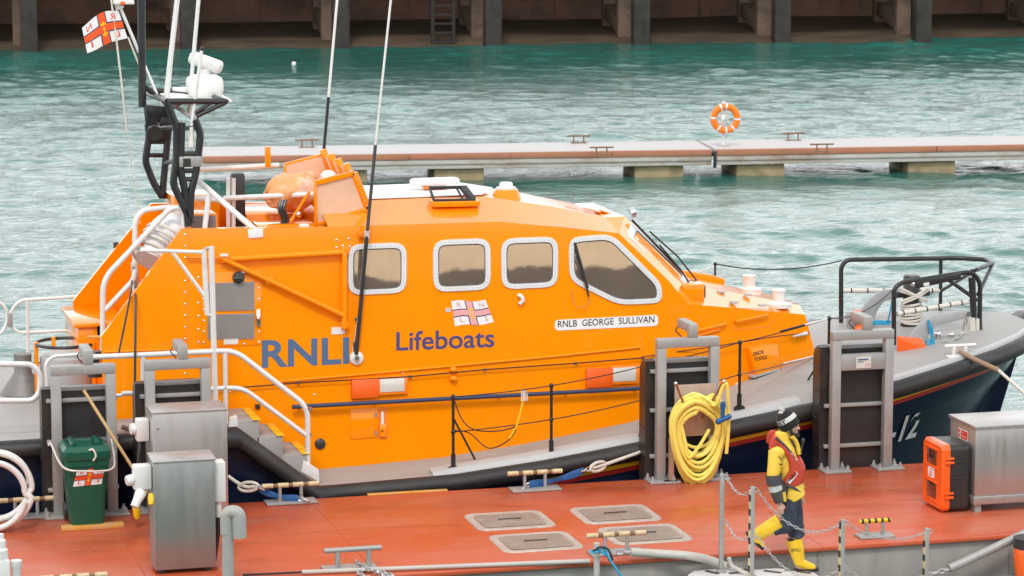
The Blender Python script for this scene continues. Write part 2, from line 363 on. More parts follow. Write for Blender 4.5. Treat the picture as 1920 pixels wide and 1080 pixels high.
# ================================================================== SETTING: water, far wharf, near quay, floating walkway
def water():
    rng = np.random.default_rng(3)
    def axis(lo, a, b, hi, d):
        left = [lo, lo*.5+a*.5, a-25, a-10, a-4, a-1.5]; right = [b+1.5, b+4, b+10, b+25, hi*.5+b*.5, hi]
        return np.array(left + list(np.arange(a, b, d)) + right)
    xs = axis(-500, -12, 47, 500, .095); ys = axis(-420, 3, 84, 420, .095)
    X, Y = np.meshgrid(xs, ys, indexing='ij'); Z = np.zeros_like(X)
    for k in range(130):
        lam = float(np.exp(rng.uniform(np.log(.38), np.log(4.0))))
        th = rng.normal(radians(-105), .62); kx, ky = 2*pi/lam*cos(th), 2*pi/lam*sin(th)
        amp = .0026*lam**.80; ph = rng.uniform(0, 2*pi)
        w = np.sin(kx*X+ky*Y+ph + .6*np.sin(.35*kx*Y-.3*ky*X+ph*2))
        Z += amp*(w + .35*(1-2*np.abs(np.sin(.5*(kx*X+ky*Y)+ph))))
    # gusty patches: ruffled and smoother water
    G = .75+.35*np.sin(.11*X+.07*Y+1.0)*np.sin(.05*X-.13*Y)+.2*np.sin(.31*X+.19*Y)
    m = np.clip(np.minimum(np.minimum(X+12, 47-X), np.minimum(Y-3, 84-Y))/4, 0, 1)
    Z *= G*m
    nx, ny = X.shape
    co = np.stack([X, Y, Z], -1).reshape(-1, 3).astype(np.float32)
    idx = np.arange(nx*ny).reshape(nx, ny)
    q = np.stack([idx[:-1, :-1], idx[1:, :-1], idx[1:, 1:], idx[:-1, 1:]], -1).reshape(-1, 4)
    me = bpy.data.meshes.new('water'); me.vertices.add(len(co)); me.vertices.foreach_set('co', co.ravel())
    me.loops.add(q.size); me.loops.foreach_set('vertex_index', q.ravel().astype(np.int32))
    me.polygons.add(len(q)); me.polygons.foreach_set('loop_start', np.arange(0, q.size, 4, dtype=np.int32))
    me.update(); me.validate(); me.shade_smooth()
    m = bpy.data.materials.new('harbour_water'); m.use_nodes = True; n = m.node_tree; N = n.nodes; L = n.links; b = N['Principled BSDF']
    tc = N.new('ShaderNodeTexCoord')
    nz = N.new('ShaderNodeTexNoise'); nz.inputs['Scale'].default_value = .10; nz.inputs['Detail'].default_value = 3; L.new(tc.outputs['Object'], nz.inputs['Vector'])
    cr = N.new('ShaderNodeValToRGB'); cr.color_ramp.elements[0].position = .35; cr.color_ramp.elements[1].position = .65
    cr.color_ramp.elements[0].color = (.018, .108, .088, 1); cr.color_ramp.elements[1].color = (.028, .145, .120, 1)
    L.new(nz.outputs['Fac'], cr.inputs[0]); L.new(cr.outputs[0], b.inputs['Base Color'])
    b.inputs['Roughness'].default_value = .09; b.inputs['IOR'].default_value = 1.58
    prev = None
    for sc, st, di, stretch in ((2.2, .35, .10, (.8, 1.5, 1)), (6.5, .45, .035, (.8, 1.4, 1))):
        mp = N.new('ShaderNodeMapping'); mp.inputs['Scale'].default_value = stretch; mp.inputs['Rotation'].default_value = (0, 0, .25); L.new(tc.outputs['Object'], mp.inputs['Vector'])
        t = N.new('ShaderNodeTexNoise'); t.inputs['Scale'].default_value = sc; t.inputs['Detail'].default_value = 4; t.inputs['Distortion'].default_value = .6
        L.new(mp.outputs[0], t.inputs['Vector'])
        bp = N.new('ShaderNodeBump'); bp.inputs['Strength'].default_value = st; bp.inputs['Distance'].default_value = di
        L.new(t.outputs['Fac'], bp.inputs['Height'])
        if prev: L.new(prev.outputs[0], bp.inputs['Normal'])
        prev = bp
    L.new(prev.outputs[0], b.inputs['Normal'])
    me.materials.append(m)
    o = bpy.data.objects.new('water', me); COL.objects.link(o); structure(o)
water()

M['wharfwall'] = mat('stained_red_brown_wall', (.19, .10, .07), .85, var=.45, vscale=.6, bump=.3, bscale=3, dirt=(.06, .045, .037), dscale=.9, damt=.85)
M['wharfpile'] = mat('dark_weathered_pile', (.042, .036, .031), .85, var=.4, vscale=2, bump=.5, bscale=6, dirt=(.012, .011, .01), dscale=1.5, damt=.8)
M['wharfconc'] = mat('tan_weathered_concrete', (.17, .112, .082), .85, var=.3, vscale=1.5, bump=.3, bscale=5, dirt=(.06, .045, .035), dscale=1.2, damt=.85)
M['ladder'] = mat('dark_ladder_iron', (.022, .018, .015), .8, var=.3)
M['mud'] = mat('brown_tidal_mud', (.075, .05, .032), .75, var=.4, vscale=1.2, bump=.5, bscale=3, dirt=(.16, .115, .07), dscale=.8, damt=.6, stretch=(.4, 1, 1))
def wharf():
    A = atz(0, 95, 0); B = atz(1920, 72, 0); A.z = B.z = 0
    d = (B-A).normalized(); p = Vector((-d.y, d.x, 0))
    P = lambda s, dep, z: A + d*s + p*dep + Vector((0, 0, z))
    t = thing('wharf', 'dark brown wharf on square piles across the far side of the harbour', 'wharf', P(20, 3, 0))
    def obox(s0, s1, d0, d1, z0, z1): return MB().prism([P(s0, d0, z0), P(s1, d0, z0), P(s1, d1, z0), P(s0, d1, z0)], (0, 0, z1-z0))
    obox(-40, 80, 6.6, 7.2, -.5, 4).build('back_wall', M['wharfwall'], t)
    obox(-40, 80, -.4, 7.3, 4.0, 4.7).build('deck_slab', M['wharfconc'], t, bevel=.03)
    # lower plinth in front of the wall and panel joints
    for s in np.arange(-8, 50, 3.1): MB().prism([P(s, 6.52, .4), P(s+.09, 6.52, .4), P(s+.09, 6.6, .4), P(s, 6.6, .4)], (0, 0, 3.55)).build('wall_rib', M['wharfwall'], t)
    spx = []
    for px in (-240, 55, 355, 640, 925, 1203, 1467, 1731, 1990, 2250):
        q = atz(px, 95-px*23/1920, 0); spx.append((q-A).dot(d))
    for i, s in enumerate(spx):
        m = obox(s-.33, s+.33, -.1, .6, -.6, 4); m.build('pile', M['wharfpile'], t, bevel=.05)
        obox(s-.62, s-.02, 1.7, 2.3, -.4, 4).build('column', M['wharfconc'], t, bevel=.04)
        obox(s-.62, s-.08, 4.9, 5.4, -.1, 4).build('column', M['wharfconc'], t, bevel=.04)
        MB().bar(P(s-.34, 2.3, .55), P(s-.34, 4.9, 1.0), .5, .55).build('brace', M['wharfconc'], t, bevel=.03)
        MB().bar(P(s-.34, 2.3, 3.2), P(s-.34, 4.9, 3.2), .4, .5).build('brace', M['wharfconc'], t, bevel=.03)
    q = atz(850, 88, 0); s = (q-A).dot(d)-.2
    for k in (-.42, .42): MB().bar(P(s+k, .6, -.3), P(s+k, .6, 3.9), .13, .13).build('ladder_stile', M['ladder'], t)
    for k in range(10): MB().bar(P(s-.42, .6, .1+k*.36), P(s+.42, .6, .1+k*.36), .08, .08).build('ladder_rung', M['ladder'], t)
    # sloping mud under the wharf
    rows = []
    for i in range(40):
        z = [(-1.5, -.5), (.3, -.02), (1.5, .12), (3, .25), (5, .42), (6.7, .6)]
        rows.append([P(-40+120*i/39, a, b+random.uniform(-.05, .05)) for a, b in z])
    structure(MB().loft(rows, closed=False, caps=False).build('mud', M['mud']))
wharf()

M['quay'] = None
def quay():
    m = mat('tan_quay_stone', (.80, .60, .43), .85, var=.2, vscale=.5, bump=.2, bscale=3)
    n = m.node_tree; N = n.nodes; L = n.links; b = N['Principled BSDF']
    g = N.new('ShaderNodeNewGeometry'); sx = N.new('ShaderNodeSeparateXYZ'); L.new(g.outputs['Position'], sx.inputs[0])
    nz = N.new('ShaderNodeTexNoise'); nz.inputs['Scale'].default_value = .42; nz.inputs['Detail'].default_value = 7; nz.inputs['Roughness'].default_value = .6; L.new(g.outputs['Position'], nz.inputs['Vector'])
    ma = N.new('ShaderNodeMath'); ma.operation = 'MULTIPLY_ADD'; ma.inputs[1].default_value = 1.3; L.new(nz.outputs['Fac'], ma.inputs[0]); L.new(sx.outputs['Z'], ma.inputs[2])
    mr = N.new('ShaderNodeMapRange'); mr.inputs[1].default_value = 7.10; mr.inputs[2].default_value = 7.16; L.new(ma.outputs[0], mr.inputs[0])
    old = b.inputs['Base Color'].links[0].from_socket
    mx = N.new('ShaderNodeMix'); mx.data_type = 'RGBA'; mx.inputs[6].default_value = (.055, .033, .022, 1); L.new(mr.outputs[0], mx.inputs[0]); L.new(old, mx.inputs[7]); L.new(mx.outputs[2], b.inputs['Base Color'])
    o = MB().span((-160, -75, -1), (160, -34.2, 7.5)).build('quay', m, bevel=.08, loc=(0, -34.2, 0)); structure(o)
quay()

M['walkdeck'] = mat('pale_walkway_deck', (.47, .455, .45), .6, var=.05, vscale=2, bump=.03, bscale=60, dirt=(.5, .48, .46), dscale=1.2, damt=.35)
M['wale'] = mat('weathered_orange_timber', (.42, .17, .10), .75, var=.25, vscale=4, dirt=(.3, .2, .1), dscale=1.4, damt=.6, stretch=(.25, 1, 1))
M['beam'] = mat('weathered_white_beam', (.52, .49, .45), .7, var=.15, vscale=3, dirt=(.30, .14, .07), dscale=1.1, damt=.8, stretch=(.4, 1, 1))
M['buoyorange'] = mat('orange_lifebuoy', (.92, .20, .006), .45, var=.06)
M['float'] = mat('weedy_concrete_float', (.33, .26, .15), .8, var=.25, vscale=3, bump=.3, bscale=8, dirt=(.11, .09, .035), dscale=1.8, damt=.7)
def walkway():
    A = Vector((2.27, 37.67, 0)); J = Vector((14.80, 35.95, 0)); B = Vector((29.0, 34.35, 0))
    res = []
    for a, b, lab, fl in ((A, J, 'long pale floating walkway section ending behind the mast, left of the joint', (430, 640, 862, 1246)),
                          (J, B, 'pale floating walkway section carrying the lifebuoy post, right of the joint', (1446, 1786, 2090))):
        d = (b-a).normalized(); p = Vector((-d.y, d.x, 0)); L = (b-a).length
        if a is J: 
            a = a + d*.12; L -= .12
        P = lambda s, dep, z, a=a, d=d, p=p: a + d*s + p*dep + Vector((0, 0, z))
        def obox(s0, s1, d0, d1, z0, z1): return MB().prism([P(s0, d0, z0), P(s1, d0, z0), P(s1, d1, z0), P(s0, d1, z0)], (0, 0, z1-z0))
        t = thing('floating_walkway', lab, 'floating walkway', P(L/2, 1, .2), 'sections of the floating walkway')
        obox(0, L, .03, 2.1, .53, .67).build('deck', M['walkdeck'], t, bevel=.01)
        mb = MB(); n = int(L/2.4)
        for i in range(n): 
            m = obox(i*L/n, (i+1)*L/n-.012, -.05, .027, .515, .665); mb._a(m.v, m.f)
        mb.build('timber_wale', M['wale'], t, bevel=.008)
        obox(0, L, -.02, .1, .385, .51).build('side_beam', M['beam'], t, bevel=.01)
        obox(0, L, .02, .12, .27, .38).build('side_beam', M['beam'], t, bevel=.01)
        obox(0, L, 1.98, 2.12, .27, .525).build('side_beam', M['beam'], t, bevel=.01)
        for px in fl:
            q = atz(px, 337, 0); s = (q-a).dot(d)
            if .7 < s < L-.5: obox(s-.62, s+.62, .14, 1.95, -.35, .265).build('float', M['float'], t, bevel=.04)
        if a == A: 
            for px in (1285,): pass
        res.append((a, d, p, P))
    # joint bracket
    J2 = J + Vector((0, 0, .42))
    MB().box(J2+Vector((.06, -.06, 0)), (.07, .06, .42)).build('joint', M['blackmetal'], bevel=.01, loc=J2)
    o = bpy.data.objects['joint']; o.name = 'joint_bracket'; tag(o, 'black hinge bracket joining the two floating walkway sections', 'bracket')
    # cleats
    src = thing('walkway_cleat', 'rusty cleat at far edge of the walkway near the left end', 'cleat', (0, 0, 0), 'cleats on the floating walkway')
    MB().cyl((-.13, 0, 0), (-.13, 0, .17), .018).build('leg', M['rust'], src); MB().cyl((.13, 0, 0), (.13, 0, .17), .018).build('leg', M['rust'], src)
    MB().tube([(-.3, 0, .18), (.3, 0, .18)], .02, 8).build('crossbar', M['rust'], src); MB().box((0, 0, .008), (.4, .12, .016)).build('base_plate', M['rust'], src)
    labs = ['rusty cleat at the far walkway edge, nearest the mast', 'rusty cleat at the far walkway edge above the cabin roof dome', 'rusty cleat on the near walkway edge left of the joint',
            'rusty cleat at the far walkway edge right of the lifebuoy', 'rusty cleat on the near walkway edge with an orange block, right of the lifebuoy']
    for i, (px, py) in enumerate(((576, 276), (1085, 268), (1128, 290), (1487, 263), (1541, 284))):
        q = atz(px, py, .674)
        if i == 0: src.location = q; src.rotation_euler.z = -.12; src['label'] = labs[0]
        else: copy_thing(src, q, -.12, labs[i])
    # lifebuoy post and ring
    q = atz(1356, 273, .674)
    t = thing('lifebuoy_post', 'thin white metal post standing on the far walkway behind the lifebuoy', 'post', q)
    MB().cyl(q, q+Vector((.0, 0, 1.12)), .04, n=12).build('pole', M['whitemetal'], t); MB().box(q+Vector((0, 0, .006)), (.26, .26, .012)).build('base_plate', M['steel'], t)
    c = q + Vector((0, -.15, .70)); xr = Vector((cos(-.2), sin(-.2), 0)); R, r = .30, .085
    t = thing('lifebuoy', 'orange and white lifebuoy ring hung on the walkway post', 'lifebuoy', c)
    def arc(a0, a1, rr, n=14): return MB().tube([c + xr*R*cos(a)+Vector((0, 0, R*sin(a))) for a in np.linspace(a0, a1, n)], rr, 12)
    MB().tube([c + xr*R*cos(a)+Vector((0, 0, R*sin(a))) for a in np.linspace(0, 2*pi, 48)[:-1]], r, 14, closed=True).build('ring', M['buoyorange'], t)
    for a in (-.05, .62*pi, .48*pi, .98*pi, 1.3*pi, 1.52*pi, 1.72*pi): arc(a-.075, a+.075, r+.004, 6).build('reflective_band', M['white'], t)
    MB().tube(sag(c+xr*-.1+Vector((0, -.09, .2)), c+xr*.12+Vector((0, -.09, -.16)), .03), .02, 6).build('grab_line', M['whiterope'], t)
    MB().sphere(c+Vector((-.08, -.06, .02)), (.06, .05, .09)).build('throwing_bag', M['white'], t)
    q = atz(551, 122, 0)
    o = MB().sphere(q+Vector((0, 0, .04)), (.085,.085,.09)).build('buoy', M['white'], loc=q); tag(o, 'small round white buoy afloat in the middle of the harbour', 'buoy')
walkway()
# ================================================================== THE LIFEBOAT
LB = thing('lifeboat', 'orange and navy lifeboat lying alongside the red pontoon', 'lifeboat', (0, VC, .3))
def vg(x): return float(np.interp(x, [-6.2, 3, 3.6, 4.2, 5.5, 6.3, 7.0, 7.5, 7.9, 8.12, 8.25], [.35, .35, .38, .45, .73, .98, 1.32, 1.66, 2.1, 2.45, VC-.02]))
def zg(x): return float(np.interp(x, [-6.2, -3.35, -2.35, -1.67, -.66, .5, 1.76, 3, 4.2, 5.5, 6.3, 7.48, 8.25], [1.47, 1.49, .70, .72, .75, .865, 1.03, 1.25, 1.42, 1.60, 1.73, 1.87, 1.95]))
def camber(x): return float(np.interp(x, [-6.2, -3.4, -2.3, 2.2, 4.5, 6.5, 8, 8.25], [.0, .0, .03, .06, .20, .16, .05, 0.01]))
ST = [-6.9, -6.2, -5.6, -5, -4.2, -3.5, -3.35, -3.1, -2.85, -2.6, -2.35, -2.1, -1.6, -.6, .5, 1.2, 1.9, 2.5, 3.0, 3.6, 4.2, 4.8, 5.4, 5.9, 6.3, 6.7, 7.0, 7.3, 7.55, 7.75, 7.92, 8.05, 8.15, 8.22]
def hull_pt(x, z):
    """near-side skin of the hull at station x, height z"""
    f = min(1, max(0, (x-2.2)/5.6)); g = zg(x); dz = max(0, g-z)
    v = vg(x) + .05 + f*.52*dz + f*f*.10*dz*dz + .05*dz
    kn = g-.62
    if z < kn: v += .045*min(1, (kn-z)/.02)
    return Vector((x - .30*f**4*dz, min(v, VC-.004), z))
def hull():
    rings = []
    for x in ST:
        g = zg(x); zs = [g-.02, g-.15, g-.3, g-.45, g-.60, g-.625, g-.8, g-1.0, min(-.05, g-1.3), -.5]
        near = [hull_pt(x, z) for z in zs]
        rings.append(near + [far(p) for p in near][::-1])
    MB().loft(rings).build('hull', M['navy'], LB, sharp=30)
    # deck
    rings = []
    for x in ST:
        g = zg(x); c = camber(x); a = vg(x)+.02; b = a + (VC-a)*.42
        near = [Vector((x, a, g)), Vector((x, a+(b-a)*.5, g+c*.6)), Vector((x, b, g+c)), Vector((x, VC, g+c*1.05))]
        rings.append(near + [far(p) for p in near[:-1]][::-1])
    MB().loft(rings, closed=False, caps=False).build('deck', M['deckgrey'], LB, sharp=30)
    # rubber belting: D section all round
    for s in (0, 1):
        rings = []
        for x in ST:
            g = zg(x)
            k = 1.25 if -3.6 < x < -2.2 else 1.0
            sec = [(.03, .015), (-.06, .005), (-.105, -.05), (-.115, -.10), (-.10, -.155), (-.06, -.20), (.05, -.215)]
            r = [Vector((x, min(VC-.003, vg(x)+a*k), g+b*k)) for a, b in sec]
            rings.append([far(p) for p in r] if s else r)
        MB().loft(rings).build('rubber_belting', M['black'], LB, sharp=50)
    for nm, c, t0, t1, x0 in (('yellow_band', 'yellow', .20, .285, .2), ('red_band', 'red', .285, .345, .35)):
        for s in (0, 1):
            rr = []
            for x in [q for q in ST if q >= x0-.01] + [8.24]:
                rr.append([hull_pt(x, zg(x)-t0) + Vector((0, -.006, 0)), hull_pt(x, zg(x)-t1) + Vector((0, -.007, 0))])
            if s: rr = [[far(p) for p in r] for r in rr]
            MB().loft(rr, closed=False, caps=False).build(nm, M[c], LB)
    # pale toe rail with its stanchion sockets
    for xs in (np.linspace(-.9, 1.9, 12), np.linspace(1.9, 3.95, 9)):
        rings = []
        for i, x in enumerate(xs):
            g = zg(x); h = .075 if 0 < i < len(xs)-1 or xs[0] > 0 else .04; a = vg(x)+.03
            rings.append([Vector((x, a, g)), Vector((x, a+.01, g+h*.4)), Vector((x, a+.06, g+h)), Vector((x, a+.24, g+h+.02)), Vector((x, a+.26, g+.0))])
        MB().loft(rings).build('toe_rail', M['toerail'], LB, bevel=.006)
    rings = []
    for x in [q for q in ST if 4.2 <= q <= 8.0]:
        g = zg(x); a = vg(x)+.06; rings.append([Vector((x, a, g)), Vector((x, a+.02, g+.05)), Vector((x, a+.12, g+.055)), Vector((x, a+.16, g+.0))])
    MB().loft(rings).build('toe_rail', M['toerail'], LB, bevel=.006)
    # number on the bow
    def fn(a, b):
        q = atp(1674+70*a, 836-50*b-10*a, Vector((5.4, .95, 1.0)), Vector((.12, -1, -.35))); x, z = q.x, q.z
        p = hull_pt(x, z); return p + Vector((0, -.012, 0))
    lettering('lettering', '-12', fn, M['white'], LB, bold=.02, shear=.25)
    # navy panel on the quarter, boarding steps
    for i, (x, dz) in enumerate(((-3.22, .16), (-2.93, .18), (-2.62, .18))):
        z = zg(x)+dz
        st = MB().span((x-.15, .52, z-.30), (x+.17, 1.32, z)).build('boarding_step', M['deckgrey'], LB, bevel=.008)
        MB().span((x+.09, .50, z+.001), (x+.19, 1.28, z+.012)).build('step_nosing', M['yellow'], st, bevel=.004)
    for a, b in (((428, 806), (447, 803)), ((565, 885), (600, 905))):
        mb = MB(); mb.prism([atv(a[0], a[1], .5), atv(b[0], b[1], .5), atv(b[0]-2, b[1]-24, .5), atv(a[0]+4, a[1]-22, .5)], (0, .1, 0)); mb.build('rail_socket', M['whitemetal'], LB, bevel=.01)
hull()

# ---------------------------------------------------------------- cabin
XW = [-4.83, -3.79, 1.85, 2.79, 4.36, 4.49]
def wp(x, z, off=0.0):
    n = W2N if x > CR else W1N
    return Vector((x, wallv(x, z), z)) + n*off
def cabin():
    mb = MB()
    top = [(-4.83, 2.50), (-3.79, 3.78), (-2.05, 3.74), (.29, 3.73), (1.85, 3.53), (2.5, 2.90), (2.79, 2.57)]
    for s in (0, 1):
        out = [wp(-4.83, .45)] + [wp(x, z) for x, z in top[:6]] + [wp(2.5, .45)]
        inn = [p+Vector((0, .07, 0)) for p in out]
        fw = [wp(2.5001, .45), wp(2.5001, 2.90), wp(2.79, 2.57), wp(3.53, 2.45), wp(4.63, 2.26), wp(4.79, 1.69), wp(4.95, 1.1)]
        fi = [p+Vector((0, .07, 0)) for p in fw]
        if s: out, inn, fw, fi = [[far(p) for p in q] for q in (out, inn, fw, fi)]
        mb.loft([out, inn]); mb.loft([fw, fi])
    R = .72   # half width of the flat roof
    def sect(x, ztop, zr, half): return [wp(x, ztop), Vector((x, VC-half, zr)), Vector((x, VC+half, zr)), far(wp(x, ztop))]
    s = [sect(-1.95, 3.74, 3.97, R), sect(-.6, 3.735, 3.985, R), sect(.25, 3.73, 3.98, R), sect(1.1, 3.63, 3.83, .72), sect(1.85, 3.53, 3.66, .72)]
    rf = MB().loft(s, closed=False, caps=False); rf.build('cabin_roof', M['orangeroof'], LB, sharp=10, bevel=.01)
    # forward face: quarter panels and the centre panel
    T0 = wp(1.85, 3.53); T1 = Vector((2.12, 2.23, 3.66)); B1 = Vector((3.2, 2.25, 2.62)); B0 = wp(2.79, 2.57)
    ta = Vector((1.85, VC-.72, 3.66))
    for f in (lambda p: p, far):
        mb.poly([f(T0), f(wp(2.5, 2.90)), f(B0), f(B1), f(T1)]); mb.poly([f(T0), f(T1), f(ta)])
    mb.poly([T1, B1, far(B1), far(T1)]); mb.poly([ta, T1, far(T1), far(ta)])
    # cockpit: aft bulkhead, floor, front bulkhead
    mb.span((-3.72, 1.62, 1.4), (-3.66, 4.28, 3.55)); mb.span((-3.66, 1.55, 2.95), (-1.95, 4.35, 3.0))
    mb.prism([Vector((-1.97, 1.66, 3.0)), Vector((-1.97, 4.24, 3.0)), Vector((-1.97, VC+R-.01, 3.96)), Vector((-1.97, VC-R+.01, 3.96))], (.05, 0, 0))
    mb.span((-4.75, 1.45, 1.45), (-3.72, 4.45, 1.5))
    mb.build('cabin', M['orange'], LB, sharp=10, bevel=.012)
    # white roof panel
    MB().prism([Vector((-1.9, VC-.66, 3.985)), Vector((.22, VC-.66, 3.996)), Vector((.55, VC+.1, 3.985)), Vector((.22, VC+.70, 3.996)), Vector((-1.9, VC+.70, 3.985))], (0, 0, .01)).build('roof_panel', M['roofwhite'], LB)
    # forward trunk top
    mb = MB()
    e = [wp(2.79, 2.57), wp(3.53, 2.45), wp(4.63, 2.26), wp(4.79, 1.69), wp(4.95, 1.1)]
    c = [Vector((3.2, 2.25, 2.66)), Vector((3.5, VC-.5, 2.60)), Vector((4.68, VC-.4, 2.33)), Vector((4.85, VC-.4, 1.75)), Vector((5.0, VC-.4, 1.1))]
    rings = [[a, b, far(b), far(a)] for a, b in zip(e, c)]
    mb.loft(rings, closed=False, caps=False)
    mb.build('forward_trunk', M['orangeroof'], LB, sharp=8, bevel=.01)
    MB().prism([Vector((3.1, 3.75, 2.50)), Vector((4.02, 3.70, 2.36)), Vector((4.02, 3.70, 2.54)), Vector((3.85, 3.70, 2.60)), Vector((3.1, 3.75, 2.74))], (0, .08, 0)).build('coaming', M['orange'], LB, bevel=.01)
    # ledge for the mushroom vents
    q = atp(1482, 590, W2P, W2N); 
    for p in (Vector((4.30, 2.30, 2.36)), Vector((4.30, 3.50, 2.38))):
        v = MB().lathe([(.0, 0), (.17, 0), (.17, .05), (.12, .055), (.085, .075), (.085, .21), (.09, .21), (.09, .235), (.0, .237)], p, n=24).build('mushroom_vent', M['whitemetal'], LB, sharp=30)
    # trunk box with black panel
    p = atw2(1300, 572)
    b = MB().prism([p+Vector((0, .12, -.02)), p+Vector((.22, .2, -.02)), p+Vector((.22, .2, .24)), p+Vector((-.12, .12, .24))], (0, .45, 0)).build('locker', M['orange'], LB, bevel=.012)
    MB().span(p+Vector((.222, .24, .05)), p+Vector((.25, .42, .21))).build('lens', M['boxblack'], b, bevel=.008)
cabin()

def rpoly(pts, r, n=4):
    P = [Vector((x, y, 0)) for x, y in pts]; return [(p.x, p.y) for p in fillet(P, r, n, closed=True)]
def inset(pts, d):
    c = Vector((sum(p[0] for p in pts)/len(pts), sum(p[1] for p in pts)/len(pts), 0)); out = []
    n = len(pts)
    for i in range(n):
        a, b, e = [Vector((*pts[(i+k) % n], 0)) for k in (-1, 0, 1)]
        t1 = (b-a).normalized(); t2 = (e-b).normalized(); n1 = Vector((-t1.y, t1.x, 0)); n2 = Vector((-t2.y, t2.x, 0))
        m = (n1+n2); m = m/max(.3, m.dot(n1)) if m.length > 1e-6 else n1
        if m.dot(c-b) < 0: m = -m
        out.append((b.x+m.x*d, b.y+m.y*d))
    return out
def window(outer, fn, frame_px, glass, label=None, thick=.022, bolts=True, nrm=None):
    o = outer; i = inset(o, frame_px)
    A = [fn(x, y, .0) for x, y in o]; B = [fn(x, y, thick) for x, y in inset(o, frame_px*.12)]
    C = [fn(x, y, thick) for x, y in inset(o, frame_px*.8)]; D = [fn(x, y, .004) for x, y in i]
    w = MB().loft([A, B, C, D], caps=False).build('window', M['winframe'], LB, sharp=25)
    MB().poly([fn(x, y, .007) for x, y in i]).build('pane', glass, w, smooth=False)
    g = inset(o, frame_px*.90); MB().tube([fn(x, y, .012) for x, y in g], .006, 5, closed=True).build('seal', M['boxblack'], w)
    if bolts:
        P = [Vector((*q, 0)) for q in inset(o, frame_px*.48)]; pts = []; acc = 0
        for a, b in zip(P, P[1:]+P[:1]):
            L = (b-a).length; t = -acc
            while t+7.5 <= L:
                t += 7.5; q = a.lerp(b, t/L); pts.append(fn(q.x, q.y, thick))
            acc = L-t
        rivets(pts, nrm or W1N, .0055).build('bolts', M['steel'], w, smooth=False)
    return w
w1 = rpoly([(652, 460), (750, 454), (764, 468), (762, 548), (664, 555), (652, 540)], 22)
for q in ([(652, 458), (763, 454), (763, 550), (652, 555)], [(811, 450), (920, 446), (921, 544), (812, 549)], [(939, 447), (1047, 443), (1047, 539), (940, 544)]):
    window(rpoly(q, 26), atw, 12, M['glass'])
window(rpoly([(1066, 445), (1147, 438), (1242, 533), (1242, 569), (1160, 573), (1067, 527)], 22), atw, 12, M['glass'])
# windscreen quarter panel
T0 = wp(1.85, 3.53); T1 = Vector((2.12, 2.23, 3.66)); B1 = Vector((3.2, 2.25, 2.62)); B0 = wp(2.79, 2.57)
def fnq(sgn):
    f = (lambda p: p) if sgn > 0 else far
    n = (T1-T0).cross(B0-T0).normalized(); n = n if n.y < 0 else -n
    q = quadmap(T0, T1, B1, B0)
    def g(x, y, off): 
        p = q(x/100, y/100) + n*off
        return f(p)
    return g, n
g, n = fnq(1)
window(rpoly([(22, 8), (94, 8), (94, 84), (22, 84)], 14), g, 9, M['darkglass'], bolts=False, nrm=n)
g2, n2 = fnq(-1)
window(rpoly([(22, 8), (94, 8), (94, 84), (22, 84)], 14), g2, 9, M['darkglass'], bolts=False)
def fnc(x, y, off):
    p = quadmap(T1, far(T1), far(B1), B1)(x/100, y/100); return p + Vector((.69, 0, .72))*off
window(rpoly([(6, 10), (94, 10), (94, 84), (6, 84)], 8), fnc, 6, M['darkglass'], bolts=False)
def wiper(pts, nrm, blade):
    w = MB().tube(pts, .012, 6).build('wiper', M['blackmetal'], LB)
    MB().bar(blade[0], blade[1], .02, .03).build('wiper_blade', M['boxblack'], w)
wiper([atw(1104, 556, .05), atw(1098, 530, .06), atw(1080, 480, .06)], W1N, (atw(1102, 540, .04), atw(1078, 455, .035)))
wiper([g(60, 96, .03), g(72, 70, .08), g(88, 40, .08)], n, (g(80, 74, .05), g(92, 6, .05)))
MB().tube([g(97, 98, .05), g(97, 60, .12), g(96, 25, .10)], .012, 6).build('wiper', M['blackmetal'], LB)

# ---------------------------------------------------------------- lettering on the side
lettering('lettering', 'RNLI', lambda a, b: atw(491+164*a, 690-8*a-(52-2*a)*b - 0*a, .003), M['bluetext'], LB, bold=.025)
lettering('lettering', 'Lifeboats', lambda a, b: atw(743+184*a, 658-7*a-(36)*b, .003), M['navytext'], LB, bold=.014)
pl = rpoly([(1040, 600), (1234, 590), (1234, 611), (1040, 620)], 8)
npl = MB().prism([atw(x, y, .001) for x, y in pl], W1N*.006).build('name_plate', M['white'], LB)
lettering('lettering', 'RNLB  GEORGE  SULLIVAN', lambda a, b: atw(1046+181*a, 614-9.5*a-12.5*b, .010), M['inkblack'], npl, bold=.004)
def decal():
    q = quadmap(atw(853, 612, .004), atw(926, 605, .004), atw(910, 563, .004), atw(846, 565, .004))
    def fn(a, b): return q(a, b) + Vector((0, 0, .012*sin(a*7)))
    mb = MB(); mb.loft([[fn(i/8, j/4) for i in range(9)] for j in range(5)], closed=False, caps=False)
    d = mb.build('flag_emblem', M['flagwhite'], LB)
    flag_parts(fn, W1N, d, pale=True)
decal()

